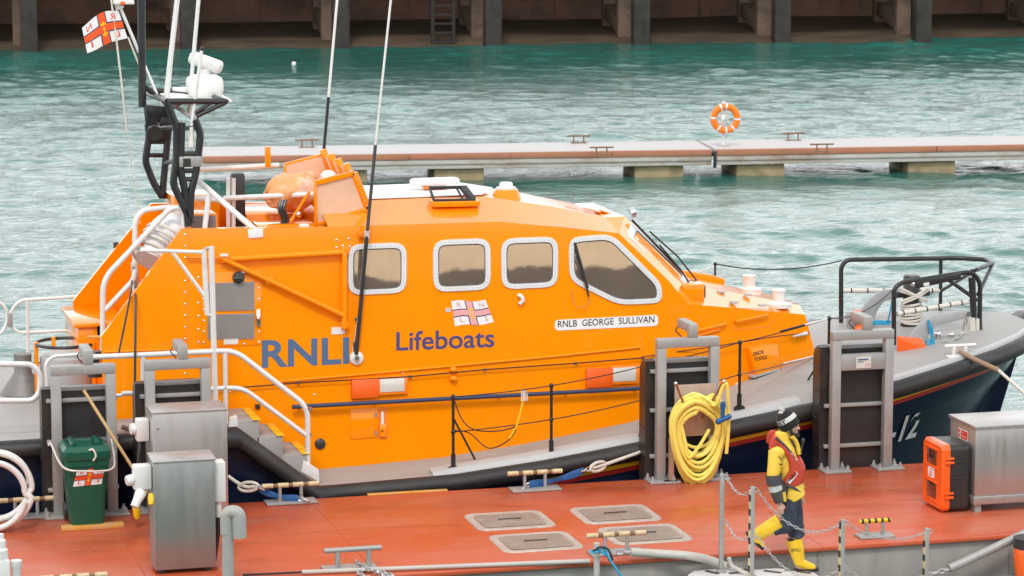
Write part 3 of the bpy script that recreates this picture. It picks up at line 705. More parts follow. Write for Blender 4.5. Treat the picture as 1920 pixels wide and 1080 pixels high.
# ---------------------------------------------------------------- fittings on the side
def ridge():
    pts = [atw(x, y, .012) for x, y in ((196, 660), (300, 656), (432, 654), (520, 716), (700, 700), (850, 686), (1050, 667), (1200, 651))]
    MB().tube(pts, .016, 8).build('side_strake', M['orange'], LB)
    MB().tube([atw2(1270, 640, .01), atw2(1350, 618, .012)], .018, 8).build('side_strake', M['orange'], LB)
    MB().tube([atw(548, 763, .10), atw(850, 747, .10), atw(1206, 728, .10)], .027, 12).build('grab_rail', M['navysat'], LB)
    for x, y in ((560, 762), (700, 755), (848, 747), (935, 742), (1060, 736), (1190, 729)): MB().bar(atw(x, y, 0), atw(x, y, .10), .03, .03).build('rail_bracket', M['whitemetal'], LB)
    # lifeline along the side
    w = [atw(x, y, .05) for x, y in ((405, 730), (560, 718), (770, 706), (910, 693), (1080, 681), (1206, 671))]
    MB().tube(w, .008, 6).build('lifeline', M['blackmetal'], LB)
    for p in w: MB().cyl(p + Vector((0, .05, 0)), p, .018).build('lifeline_bracket', M['chrome'], LB)
    # deck lights
    for x0, y0, x1, y1 in ((658, 709, 763, 745), (1097, 688, 1197, 725)):
        xm = x0 + (x1-x0)*.50; sk = -(x1-x0)*.055
        def q(xa, xb, ya, yb, off): return [atw(xa, ya+sk*(xa-x0)/(x1-x0), off) for xa, ya in ((xa, ya), (xb, ya), (xb, yb), (xa, yb))]
        h = MB().prism(q(x0+48, x1, y0+1, y1-1, .0), W1N*.05).build('deck_light', M['orange2'], LB, bevel=.008)
        MB().prism(q(xm+2, x1-5, y0+5, y1-6, .045), W1N*.012).build('lens', M['lampglass'], h, bevel=.004)
        MB().prism(q(x0, x0+50, y0+3, y1+3, .0), W1N*.07).build('lamp_cover', M['redorange'], h, bevel=.012)
    # side hatch with recess
    p = [atw(x, y, 0) for x, y in ((657, 767), (708, 764), (708, 820), (657, 824))]
    h = MB().prism(p, W1N*.012).build('side_hatch', M['orange'], LB, bevel=.004)
    MB().prism([atw(x, y, .001) for x, y in ((709, 764), (728, 763), (728, 822), (709, 823))], W1N*.002).build('recess', M['orange2'], h)
    MB().prism([atw(x, y, .002) for x, y in ((711, 795), (724, 794), (724, 818), (711, 819))], W1N*.04).build('padlock', M['orange'], h, bevel=.006)
    MB().cyl(atw(717, 772, 0), atw(717, 796, .03), .018).build('catch', M['whitemetal'], h)
    MB().sphere(atw(717, 808, .045), .012).build('keyhole', M['inkblack'], h)
    for x, y in ((705, 778), (705, 812)): MB().box(atw(x, y, .015), (.03, .02, .05)).build('hinge', M['chrome'], h)
    MB().lathe([(.068, 0), (.068, .02), (.055, .03), (.0, .03)], atw(600, 832, 0), W1N, 22).build('side_outlet', M['boxblack'], LB)
    MB().box(atw(483, 762, .015), (.06, .04, .055)).build('socket', M['boxblack'], LB, bevel=.006)
    for x, y in ((850, 693), (850, 710)): MB().sphere(atw(x, y, .03), (.05, .05, .04)).build('fairlead', M['orange'], LB)
    MB().tube(spline([atw(971, 553, .02), atw(978, 556, .04), atw(980, 564, .04), atw(974, 570, .02)]), .025, 8).build('hook', M['white'], LB)
    MB().box(atw(840, 581, .004), (.07, .012, .05)).build('plaque', M['lampglass'], LB)
    MB().tube(spline([atw(1072, 545, .02), atw(1077, 570, .05), atw(1090, 577, .05), atw(1103, 568, .04), atw(1104, 558, .03)]), .004, 5).build('washer_hose', M['brownrope'], LB)
    # folded davit arm
    MB().tube(fillet([atw(432, 486, .07), atw(646, 473, .07), atw(646, 616, .07)], .05), .036, 10).build('davit_arm', M['orange'], LB)
    MB().tube([atw(415, 484, .07), atw(645, 592, .08)], .034, 10).build('davit_arm', M['orange'], LB)
    MB().tube([atw(350, 483, .05), atw(430, 484, .06)], .016, 8).build('davit_pin', M['orange2'], LB)
    for x, y in ((646, 470), (646, 610), (505, 526), (420, 486)): MB().box(atw(x, y, .04), (.09, .09, .09)).build('davit_bracket', M['orange'], LB, bevel=.01)
    MB().box(atw(420, 478, .12), (.10, .012, .035)).build('plaque', M['white'], LB)
    MB().box(atw(634, 620, .01), (.17, .012, .09)).build('plaque', M['white'], LB)
    for x, y in ((631, 450), (654, 448), (631, 464), (656, 462), (643, 461)): rivets([atw(x, y, 0)], W1N, .014).build('davit_bolt', M['chrome'], LB)
    # louvred side door
    d = MB().prism([atw(x, y, .0) for x, y in ((378, 512), (490, 507), (490, 646), (378, 652))], W1N*.012).build('side_door', M['orange'], LB, bevel=.004)
    for ya, yb in ((530, 583), (589, 636)):
        l = MB().prism([atw(x, y, .012) for x, y in ((389, ya+1), (477, ya-2), (477, yb-2), (389, yb+1))], W1N*.006)
        for i in range(26):
            x = 390.5+i*3.35; l.bar(atw(x, ya+1, .022), atw(x, yb, .022), .009, .012)
        l.build('louvre', M['louvre'], d, smooth=False)
    MB().box(atw(433, 640, .014), (.18, .01, .07)).build('door_plate', M['white'], d)
    hd = MB().prism([atw(x, y, .012) for x, y in ((480, 581), (487, 580), (488, 612), (481, 612))], W1N*.03); hd.sphere(atw(484, 597, .05), .022)
    hd.build('handle', M['chrome'], d, bevel=.004)
    rivets([atw(x, y, .012) for x in (382, 486) for y in np.linspace(520, 642, 7)] + [atw(x, 645, .012) for x in (400, 430, 458)], W1N, .012).build('door_bolts', M['chrome'], d)
    rivets([atw(x, y, 0) for x in (347,) for y in np.linspace(440, 700, 13)] + [atw(x, y, 0) for x in (372,) for y in np.linspace(520, 690, 8)], W1N, .012).build('panel_bolts', M['chrome'], LB)
    rivets([atw(x, y, 0) for x, y in ((418, 518), (430, 735), (540, 720), (640, 707), (756, 700), (590, 740))], W1N, .012).build('panel_bolts', M['chrome'], LB)
    mb = MB(); mb.tube([atw(354, 428, .001), atw(351, 690, .001)], .004, 4); mb.tube([atw(373, 505, .001), atw(371, 655, .001)], .003, 4)
    mb.build('panel_seam', M['orange2'], LB)
    h = MB().lathe([(.0, 0), (.07, 0), (.075, .05), (.06, .08), (.0, .09)], atw(446, 520, .0), W1N).build('side_lamp', M['boxblack'], LB)
    MB().box(atw(446, 521, .10), (.10, .02, .02)).build('lamp_bar', M['chrome'], h)
    MB().tube([atw(452, 512, .02), atw(466, 508, .04)], .02).build('lamp_bracket', M['chrome'], h)
ridge()

# ---------------------------------------------------------------- foredeck gear
def deckz(x, v):
    a = vg(x); t = min(1, max(0, (min(v, 2*VC-v)-a)/max(.01, (VC-a)*.42))); return zg(x)+camber(x)*t
def tools():
    p = [(1397, 652), (1448, 644), (1456, 692), (1408, 704)]
    b = MB().prism([atw2(x, y, .0) for x, y in p], W2N*.11).build('tool_box', M['orange'], LB, bevel=.012)
    for i, s in enumerate(('DECK', 'TOOLS')):
        lettering('lettering', s, lambda a, b_, i=i: atw2(1412+2*i+(24-3*(1-i))*a, 668+10*i-5.5*a-7*b_, .114), M['inkblack'], b, bold=.02)
    MB().bar(atw2(1408, 706, .06), atw2(1457, 691, .06), .1, .03).build('box_sill', M['toerail'], b)
    e = rpoly([(1376, 578), (1449, 580), (1446, 612), (1380, 618), (1371, 608)], 6)
    h = MB().tube([atw2(x, y, .001) for x, y in e], .005, 4, closed=True).build('trunk_hatch', M['orange2'], LB)
    MB().tube([atw2(1378, 604, .0), atw2(1380, 603, .05), atw2(1437, 591, .05), atw2(1439, 590, .0)], .018, 8).build('handle', M['orange'], h)
    MB().tube([atw2(1300, 622, .0), atw2(1303, 621, .05), atw2(1358, 608, .05), atw2(1360, 607, .0)], .018, 8).build('grab_handle', M['orange'], LB)
    for x, v, z in ((3.55, 1.95, 2.50), (3.95, 1.98, 2.44), (3.5, 2.35, 2.58), (3.9, 2.4, 2.52)):
        MB().box((x, v, z+.01), (.1, .09, .03)).build('hatch_hinge', M['toerail'], LB, bevel=.006)
    MB().lathe([(.075, 0), (.09, .01), (.075, .018), (.045, .012), (0, .012)], atz(1470, 706, deckz(4.1, 1.2)), n=20).build('deck_filler', M['brownrope'], LB)
    MB().lathe([(.05, 0), (.05, .02), (.0, .02)], atw2(1383, 725, 0), W2N).build('deck_plug', M['white'], LB)
tools()
def stanchion(px, pyt, pyb, v, brace=None):
    b = atv(px, pyb, v); t = atv(px+1.5, pyt, v); b.x = t.x = (b.x+t.x)/2
    s = MB().tube([b, t], .019, 8); s.build('stanchion', M['blackmetal'], LB)
    o = COL.objects[-1]
    k = MB().cyl(b, b+Vector((0, 0, .22)), .03); k.prism([b+Vector((-.08, -.02, -.02)), b+Vector((.08, -.02, -.02)), b+Vector((.07, -.02, .05)), b+Vector((0, -.02, .09)), b+Vector((-.07, -.02, .05))], (0, .03, 0))
    k.build('stanchion_foot', M['blackmetal'], o)
    k = MB(); k.sphere(t, .032, 10, 8); k.sphere(b.lerp(t, .53), .03, 10, 8); k.build('stanchion_eye', M['blackmetal'], o)
    if brace: MB().tube([b.lerp(t, brace[2]), atv(brace[0], brace[1], v+.45)], .014, 6).build('stanchion_brace', M['blackmetal'], o)
    return b, t
SN = [stanchion(849, 744, 884, .50, (893, 866, .72)), stanchion(1033, 723, 858, .50), stanchion(1207, 686, 820, .50), stanchion(1386, 642, 770, .56, None), stanchion(1553, 597, 720, .85, (1502, 732, .55))]
def wires():
    up = [t for b, t in SN]; lo = [b.lerp(t, .53) for b, t in SN]
    for a, b in zip(up, up[1:]): MB().tube(sag(a, b, .015, 6), .007, 5).build('guard_wire', M['blackmetal'], LB)
    for a, b in zip(lo, lo[1:-1]+[atw2(1531, 667, .02)]): MB().tube(sag(a, b, .012, 6), .007, 5).build('guard_wire', M['blackmetal'], LB)
    MB().tube([atw(1206, 669, .05), atw2(1350, 648, .10), atw2(1460, 630, .08), atw2(1518, 624, .03)], .007, 5).build('lifeline', M['blackmetal'], LB)
    MB().tube([up[3].lerp(up[4], .45), up[3].lerp(up[4], .72)], .014, 6).build('turnbuckle', M['boxblack'], LB)
    MB().tube([up[3].lerp(up[4], .72), up[4]], .011, 6).build('turnbuckle', M['whitemetal'], LB)
    MB().tube([atw2(1486, 631, .08), atw2(1512, 625, .05)], [.012, .03], 8).build('turnbuckle', M['chrome'], LB)
    MB().tube([lo[3].lerp(atw2(1531, 667, .02), .55), lo[3].lerp(atw2(1531, 667, .02), .95)], .013, 6).build('turnbuckle', M['chrome'], LB)
    MB().tube(sag(up[4], atv(1676, 541, 2.0), .12, 10), .008, 5).build('guard_wire', M['blackmetal'], LB)
    a = SN[0][1]; m = SN[0][0].lerp(a, .55)
    MB().tube(spline([m, atv(880, 812, .5), atv(915, 840, .5), atv(950, 828, .5), atv(968, 806, .5)]), .008, 5).build('sling_line', M['blackmetal'], LB)
    MB().tube(spline([a, atv(866, 786, .5), atv(890, 806, .5), atv(935, 808, .5), atv(968, 800, .5)]), .008, 5).build('sling_line', M['blackmetal'], LB)
    MB().tube(spline([atv(955, 822, .5), atv(968, 800, .5), atv(976, 772, .5), atv(984, 738, .5)]), .013, 6).build('sling_line', M['yellow'], LB)
    for d in (-3, 0, 3): MB().tube(fillet([atv(981+d, 752, .46), atv(981+d, 732, .50), atv(986+d, 736, .56), atv(985+d, 752, .5)], .02), .007, 5).build('lashing', M['whiterope'], LB)
    # far guard rail and stanchion
    b = atv(1341, 530, 4.9); t = atv(1341, 495, 4.9); MB().tube([b-Vector((0, 0, .6)), t], .016, 6).build('stanchion', M['blackmetal'], LB)
    MB().sphere(t, .03, 8, 6).build('stanchion_eye', M['blackmetal'], COL.objects[-1])
    MB().tube(sag(t, atv(1577, 489, 3.9), .10, 14), .009, 5).build('guard_wire', M['blackmetal'], LB)
    MB().tube(sag(atv(1290, 507, 4.9), t, .05, 8), .007, 5).build('guard_wire', M['whitemetal'], LB)
wires()
def pulpit():
    N = lambda x, y: atv(x, y, 2.0 + (x-1676)/160*.2); Fv = lambda x, y: atv(x, y, 3.9 - max(0, (x-1760)/100)*.45)
    nb = N(1676, 664); 
    MB().tube(fillet([N(1676, 664), N(1676, 541), N(1690, 530), N(1822, 509), N(1838, 528), N(1836, 642)], .12), .033, 10).build('pulpit_rail', M['blackmetal'], LB)
    MB().tube(fillet([Fv(1577, 615), Fv(1577, 500), Fv(1588, 487), Fv(1800, 484), Fv(1850, 487), Vector(atv(1862, 493, 2.95)), N(1822, 509)], .10), .033, 10).build('pulpit_rail', M['blackmetal'], LB)
    MB().tube([Fv(1764, 484), Fv(1763, 618)], .028, 8).build('pulpit_post', M['blackmetal'], LB)
    MB().tube([atv(1861, 495, 2.95), N(1834, 552)], .028, 8).build('pulpit_post', M['blackmetal'], LB)
    MB().tube([Fv(1765, 545), N(1832, 505)], .024, 8).build('pulpit_post', M['blackmetal'], LB)
    MB().tube([N(1772, 520), N(1832, 563)], .028, 8).build('pulpit_post', M['blackmetal'], LB)
    MB().tube([N(1822, 520), N(1826, 595)], [.05, .045], 10).build('pulpit_post', M['blackmetal'], LB)
    for z in (600, 640): pass
    MB().tube([N(1822, 595), N(1824, 644)], .045, 10).build('bound_post', M['whiterope'], LB)
    MB().tube([N(1832, 597), N(1833, 644)], .035, 10).build('bound_post', M['whiterope'], LB)
    MB().tube([N(1838, 595), N(1843, 640)], .022, 8).build('pulpit_post', M['brownrope'], LB)
    for a, b in ((Fv(1580, 545), Fv(1762, 545)), (N(1682, 589), N(1813, 566)), (Fv(1577, 550), Fv(1577, 612))):
        t = MB().tube([a, b], .033, 10).build('padded_bar', M['whiterope'], LB)
        k = MB()
        for i in range(6): c = a.lerp(b, (i+.5)/6); k.tube([c-(b-a).normalized()*.01, c+(b-a).normalized()*.01], .036, 10)
        k.build('binding', M['boxblack'], t)
    MB().bar(N(1716, 534), N(1800, 516), .08, .10).build('searchlight_bar', M['blackmetal'], LB, bevel=.02)
    MB().bar(N(1729, 533)+Vector((0, -.05, 0)), N(1739, 531)+Vector((0, -.05, 0)), .02, .04).build('plaque', M['white'], LB)
    MB().sphere(N(1712, 532), .035, 10, 8).build('rail_end', M['chrome'], LB)
    # samson post
    x = atv(1707, 640, 2.95).x; z0 = deckz(x, VC)
    c = Vector((x, VC, z0))
    s = MB().lathe([(.14, -.02), (.14, .03), (.115, .05), (.115, .68), (.10, .70), (0, .70)], c, n=24).build('samson_post', M['boxblack'], LB)
    MB().cyl(c+Vector((-.27, -.04, .44)), c+Vector((.27, .04, .44)), .045).build('crossbar', M['boxblack'], s)
    mb = MB()
    for i in range(9): mb.tube([c+Vector((.135*cos(a), .135*sin(a), .06+.03*i+.02*sin(a+i))) for a in np.linspace(0, 2*pi, 18)[:-1]], .018, 6, closed=True)
    for sg in (1, -1): mb.tube(spline([c+Vector((-.2*sg, -.12, .36)), c+Vector((0, -.16, .44)), c+Vector((.2*sg, -.12, .54))]), .017, 6); mb.tube(spline([c+Vector((-.18*sg, -.12, .33)), c+Vector((0.03, -.165, .42)), c+Vector((.21*sg, -.1, .50))]), .017, 6)
    o = mb.build('post_rope', M['whiterope'], loc=c); tag(o, 'white rope wound round the black bollard post on the foredeck', 'rope')
pulpit()
M['anchor'] = mat('galvanised_anchor', (.40, .42, .43), .5, metal=.3, var=.15, vscale=8)
def anchors():
    for lab, v, dx, dy in (('grey plough anchor with a bright orange fluke on the near foredeck', 1.75, 0, 0), ('grey plough anchor partly hidden behind the black bollard post on the far foredeck', 3.5, -95, -46)):
        c = atv(1720+dx, 645+dy, v); t = thing('anchor', lab, 'anchor', c, 'anchors on the foredeck')
        P = lambda x, y, w=0: atv(x+dx, y+dy, v) + Vector((0, w, 0))
        arm = spline([P(1815, 588), P(1775, 596), P(1748, 602), P(1728, 622), P(1718, 645)], 6)
        w = np.interp(np.linspace(0, 1, len(arm)), [0, .5, .8, 1], [.055, .08, .11, .14])
        mb = MB(); rings = []
        for i, p in enumerate(arm):
            a = arm[max(0, i-1)]; b = arm[min(len(arm)-1, i+1)]; d = (b-a).normalized(); n = Vector((-d.z, 0, d.x)).normalized()
            rings.append([p+n*w[i]+Vector((0, -.02, 0)), p-n*w[i]+Vector((0, -.02, 0)), p-n*w[i]+Vector((0, .02, 0)), p+n*w[i]+Vector((0, .02, 0))])
        mb.loft(rings).build('shank', M['anchor'], t, bevel=.006)
        pts = [(1677, 628), (1722, 632), (1740, 662), (1740, 666), (1722, 668), (1677, 657)]
        MB().prism([P(x, y, -.12) for x, y in pts], (0, .05, 0)).build('fluke', M['boxorange'] if not dx else M['anchor'], t, bevel=.012)
        MB().prism([P(x, y, .05) for x, y in ((1700, 640), (1738, 645), (1752, 660), (1700, 662))], (0, .04, 0)).build('fluke', M['anchor'], t, bevel=.01)
        MB().lathe([(.035, -.03), (.035, .03)], P(1815, 588), (0, 1, 0)).build('eye', M['chrome'], t)
    P = lambda x, y: atv(x, y, 1.7)
    mb = MB(); mb.tube(spline([P(1741, 600), P(1744, 620), P(1748, 640), P(1735, 655), P(1728, 660)]), .017, 6); mb.tube(spline([P(1743, 605), P(1749, 625), P(1744, 645), P(1752, 638)]), .014, 6)
    for y in (640, 646, 652): mb.tube([P(1737, y), P(1752, y-3)], .014, 6)
    o = mb.build('lashing_rope', M['bluerope'], loc=P(1745, 640)); tag(o, 'blue lashing rope tied round the near anchor shank', 'rope', None)
    mb = MB()
    for i in range(5): mb.tube(spline([atv(1622+i*3, 604+i*1.2, 3.2), atv(1645, 602+i*1.5, 3.15), atv(1672-i, 603+i*1.0, 3.1)]), .013, 6)
    mb.tube(spline([atv(1672, 545, 3.0), atv(1673, 560, 3.0), atv(1668, 590, 3.05), atv(1664, 603, 3.1)]), .013, 6)
    o = mb.build('lashing_rope', M['bluerope'], loc=atv(1645, 603, 3.2)); tag(o, 'coil of blue rope on the foredeck behind the tall steel fender frame', 'rope')
    for x, y in ((1607, 590), (1612, 618)): 
        o = MB().sphere(atv(x, y, 3.3), (.09, .07, .07)).build('float', M['boxorange'], loc=atv(x, y, 3.3)); tag(o, 'small orange float %s behind the fender frame' % ('on top of the lashing' if y < 600 else 'low on the deck'), 'float')
    c = chain_mb([atv(1812, 598, 1.85), atv(1807, 615, 1.85), atv(1797, 632, 1.8), atv(1785, 641, 1.75), atv(1768, 642, 1.7)], .075, .011, .024)
    o = c.build('anchor_chain', M['chain'], loc=atv(1800, 625, 1.8)); tag(o, 'galvanised anchor chain hanging from the pulpit post to the deck', 'chain')
    p = atv(1770, 642, 1.9)
    f = MB().box(p+Vector((0, 0, .03)), (.35, .18, .04)); f.cyl(p+Vector((-.1, 0, .05)), p+Vector((-.1, 0, .14)), .05); f.cyl(p+Vector((.1, 0, .05)), p+Vector((.1, 0, .12)), .04); f.build('chain_roller', M['chrome'], LB, bevel=.008)
    # bow fairlead and the mooring rope leading off to the right
    x = atv(1810, 675, .98).x; g = Vector((x, vg(x)+.16, zg(x)+.04))
    f = MB().cyl(g+Vector((-.07, 0, 0)), g+Vector((-.07, 0, .13)), .03); f.cyl(g+Vector((.09, 0, 0)), g+Vector((.09, 0, .13)), .03); f.tube([g+Vector((-.2, 0, .14)), g+Vector((.24, 0, .14))], .026, 8); f.box(g, (.34, .14, .03))
    f.build('deck_cleat', M['whitemetal'], LB, bevel=.004)
    a = g+Vector((0, -.02, .07)); b = atv(1872, 694, .70); e = atz(2085, 876, .68)
    mb = MB().tube(sag(a, b, .01, 5), .034, 8); o = mb.build('mooring_rope', M['brownrope'], loc=a); tag(o, 'brown chafed mooring rope from the bow cleat turning white to the right', 'rope')
    MB().tube(sag(b, e, .02, 8), .022, 8).build('clean_end', M['whiterope'], o)
    # black fairlead at the stem head
    q = Vector((7.92, VC-.3, zg(7.95)+.0)); MB().prism([q, q+Vector((.32, 0, .02)), q+Vector((.34, 0, .10)), q+Vector((.22, 0, .11))], (0, .5, 0)).build('stem_fairlead', M['boxblack'], LB, bevel=.03)
anchors()
# ================================================================== THE PONTOON AND WHAT STANDS ON IT
ZD = .65
def reddeck():
    m = mat('red_deck_paint', (.50, .088, .032), .36, var=.12, vscale=1.0, bump=.03, bscale=120, dirt=(.50, .165, .095), dscale=.6, damt=.7, rvar=.20, stretch=(.5, 1.3, 1))
    n = m.node_tree; N = n.nodes; L = n.links; b = N['Principled BSDF']
    # scuffed pale patches and fine scratches along the deck
    tc = N.new('ShaderNodeTexCoord'); mp = N.new('ShaderNodeMapping'); mp.inputs['Scale'].default_value = (.6, 3.2, 1); L.new(tc.outputs['Object'], mp.inputs['Vector'])
    nz = N.new('ShaderNodeTexNoise'); nz.inputs['Scale'].default_value = 3.5; nz.inputs['Detail'].default_value = 9; nz.inputs['Roughness'].default_value = .75; L.new(mp.outputs[0], nz.inputs['Vector'])
    mr = N.new('ShaderNodeMapRange'); mr.inputs[1].default_value = .57; mr.inputs[2].default_value = .72; mr.inputs[4].default_value = .6; L.new(nz.outputs['Fac'], mr.inputs[0])
    old = b.inputs['Base Color'].links[0].from_socket
    mx = N.new('ShaderNodeMix'); mx.data_type = 'RGBA'; mx.inputs[7].default_value = (.52, .30, .25, 1); L.new(mr.outputs[0], mx.inputs[0]); L.new(old, mx.inputs[6]); L.new(mx.outputs[2], b.inputs['Base Color'])
    # dark damp stains
    n2 = N.new('ShaderNodeTexNoise'); n2.inputs['Scale'].default_value = .9; n2.inputs['Detail'].default_value = 10; n2.inputs['Roughness'].default_value = .68; n2.inputs['Distortion'].default_value = .8; L.new(mp.outputs[0], n2.inputs['Vector'])
    m2 = N.new('ShaderNodeMapRange'); m2.inputs[1].default_value = .56; m2.inputs[2].default_value = .66; m2.inputs[4].default_value = .5; L.new(n2.outputs['Fac'], m2.inputs[0])
    x2 = N.new('ShaderNodeMix'); x2.data_type = 'RGBA'; x2.inputs[7].default_value = (.33, .05, .018, 1); L.new(m2.outputs[0], x2.inputs[0]); L.new(mx.outputs[2], x2.inputs[6]); L.new(x2.outputs[2], b.inputs['Base Color'])
    return m
M['reddeck'] = reddeck()
M['pontoonside'] = mat('grey_pontoon_side', (.29, .28, .265), .6, var=.12, vscale=1.5, bump=.05, bscale=30, dirt=(.36, .33, .28), dscale=3, damt=.5, stretch=(2.5, 1, .3))
M['hatchplate'] = mat('checker_hatch_plate', (.36, .285, .24), .5, metal=.25, var=.12, vscale=3, dirt=(.45, .41, .37), dscale=2.5, damt=.7)
M['hatchrim'] = mat('worn_hatch_rim', (.48, .41, .36), .55, metal=.2, var=.2, vscale=10)
def pontoon():
    t = thing('pontoon', 'long red decked pontoon with grey sides in front of the lifeboat', 'pontoon', (1, -2, .3))
    MB().span((-10.5, -3.92, .60), (13, 0, ZD)).build('deck', M['reddeck'], t, bevel=.012)
    MB().span((-10.5, -3.86, -.35), (13, -.05, .598)).build('side_panel', M['pontoonside'], t, bevel=.02)
    mb = MB()
    for x in np.arange(-9.2, 13, 2.35): mb.span((x, -3.872, -.3), (x+.02, -3.861, .59))
    mb.build('weld_seam', M['pontoonside'], t)
    for x in (-5.0, -2.55, 2.6): MB().bar((x, -.3, ZD+.001), (x, -3.9, ZD+.001), .011, .005).build('deck_seam', M['reddeck'], t)
    q = atz(760, 921, ZD); MB().span((q.x-.5, -.05, ZD), (q.x+.5, .03, ZD+.02)).build('edge_strip', M['yellowtimber'], t, bevel=.005)
    for cx, cy in ((-.50, -1.76), (.79, -1.77), (-.49, -2.87), (.82, -2.83)):
        def rp(w, h, r, z): return [Vector((cx+x, cy+y, z)) for x, y in rounded(w, h, r)]
        h = MB().loft([rp(.95, .86, .14, ZD+.001), rp(.93, .84, .13, ZD+.014), rp(.80, .70, .10, ZD+.014), rp(.79, .69, .10, ZD+.006), rp(.01, .01, .003, ZD+.006)]).build('hatch_cover', M['hatchrim'], t, sharp=20)
        k = MB(); k.prism(rp(.74, .64, .08, ZD+.012), (0, 0, .006))
        for i in range(17):
            for j in range(15):
                x = -.335+i*.042; y = -.285+j*.041; s = 1 if (i+j) % 2 else -1
                k.bar((cx+x-.011, cy+y-.011*s, ZD+.0195), (cx+x+.011, cy+y+.011*s, ZD+.0195), .007, .005)
        k.build('checker_plate', M['hatchplate'], h, smooth=False)
        MB().tube([(cx-.14, cy, ZD+.02), (cx-.13, cy, ZD+.03), (cx+.13, cy, ZD+.03), (cx+.14, cy, ZD+.02)], .006, 6).build('handle', M['boxblack'], h)
pontoon()
def cleats():
    src = thing('mooring_cleat', 'x', 'cleat', (0, 0, 0), 'mooring cleats on the red pontoon')
    MB().box((0, 0, .012), (.62, .26, .024)).build('base_plate', M['steel'], src, bevel=.005)
    for x in (-.13, .13): MB().cyl((x, 0, .02), (x, 0, .2), .022, n=10).build('leg', M['steel'], src)
    c = MB().tube([(-.33, 0, .215), (.33, 0, .215)], .026, 10).build('crossbar', M['rust'], src)
    for x in (-.28, -.09, .09, .28): MB().tube([(x-.065, 0, .216), (x+.065, 0, .216)], .030, 10).build('painted_band', M['cream'], c)
    spots = [(545, 942, -.0, 'worn cleat with a blue strap end, left of the yellow edge strip'), (1003, 918, 0, 'worn cleat holding the blue mooring strap beside the four hatches'),
             (50, 970, 0, 'rusty yellow cleat under the loops of white hose'), (1155, 1037, 0, 'cream banded cleat at the front edge holding the grey rope sleeve'), (140, 1118, 0, 'cream and black cleat cut by the bottom of the photo')]
    for i, (px, py, r, lab) in enumerate(spots):
        q = atz(px, py, ZD+.002)
        if i == 0: src.location = q; src['label'] = lab
        else: copy_thing(src, q, r, lab)
    # all-grey cleat, and the black and yellow one
    q = atz(655, 1066, ZD+.002)
    t = thing('mooring_cleat', 'plain grey cleat with a loose chain at the front edge', 'cleat', q, 'mooring cleats on the red pontoon')
    MB().box(q+Vector((0, 0, .012)), (.60, .26, .024)).build('base_plate', M['steel'], t, bevel=.005)
    for x in (-.13, .22): MB().cyl(q+Vector((x, 0, .02)), q+Vector((x, 0, .2)), .03, n=10).build('leg', M['steel'], t)
    MB().tube([q+Vector((-.28, 0, .215)), q+Vector((.36, 0, .215))], .03, 10).build('crossbar', M['steel'], t)
    q = atz(1640, 1006, ZD+.002)
    t = thing('mooring_cleat', 'cleat with a yellow and black striped crossbar near the steel locker', 'cleat', q, 'mooring cleats on the red pontoon')
    MB().box(q+Vector((0, 0, .012)), (.42, .24, .024)).build('base_plate', M['steel'], t, bevel=.005)
    for x in (-.1, .1): MB().cyl(q+Vector((x, 0, .02)), q+Vector((x, 0, .17)), .022, n=10).build('leg', M['steel'], t)
    c = MB().tube([q+Vector((-.19, 0, .185)), q+Vector((.19, 0, .185))], .026, 10).build('crossbar', M['yellow'], t)
    for k in range(5): x = -.17+k*.08; MB().tube([q+Vector((x, 0, .186)), q+Vector((x+.03, 0, .186))], .0285, 10).build('painted_band', M['boxblack'], c)
    # chain heap on the grey cleat
    q = atz(690, 1064, ZD); pts = []
    P = [atz(668, 1052, ZD+.12), atz(676, 1060, ZD+.05), atz(690, 1064, ZD+.02), atz(712, 1072, ZD+.02), atz(735, 1080, ZD+.02), atz(700, 1085, ZD+.02), atz(672, 1074, ZD+.03), atz(694, 1068, ZD+.05), atz(720, 1082, ZD+.04), atz(680, 1092, ZD+.02)]
    o = chain_mb(spline(P, 8), .06, .010, .02).build('loose_chain', M['chain'], loc=q); tag(o, 'loose galvanised chain heaped on the plain grey cleat', 'chain')
cleats()

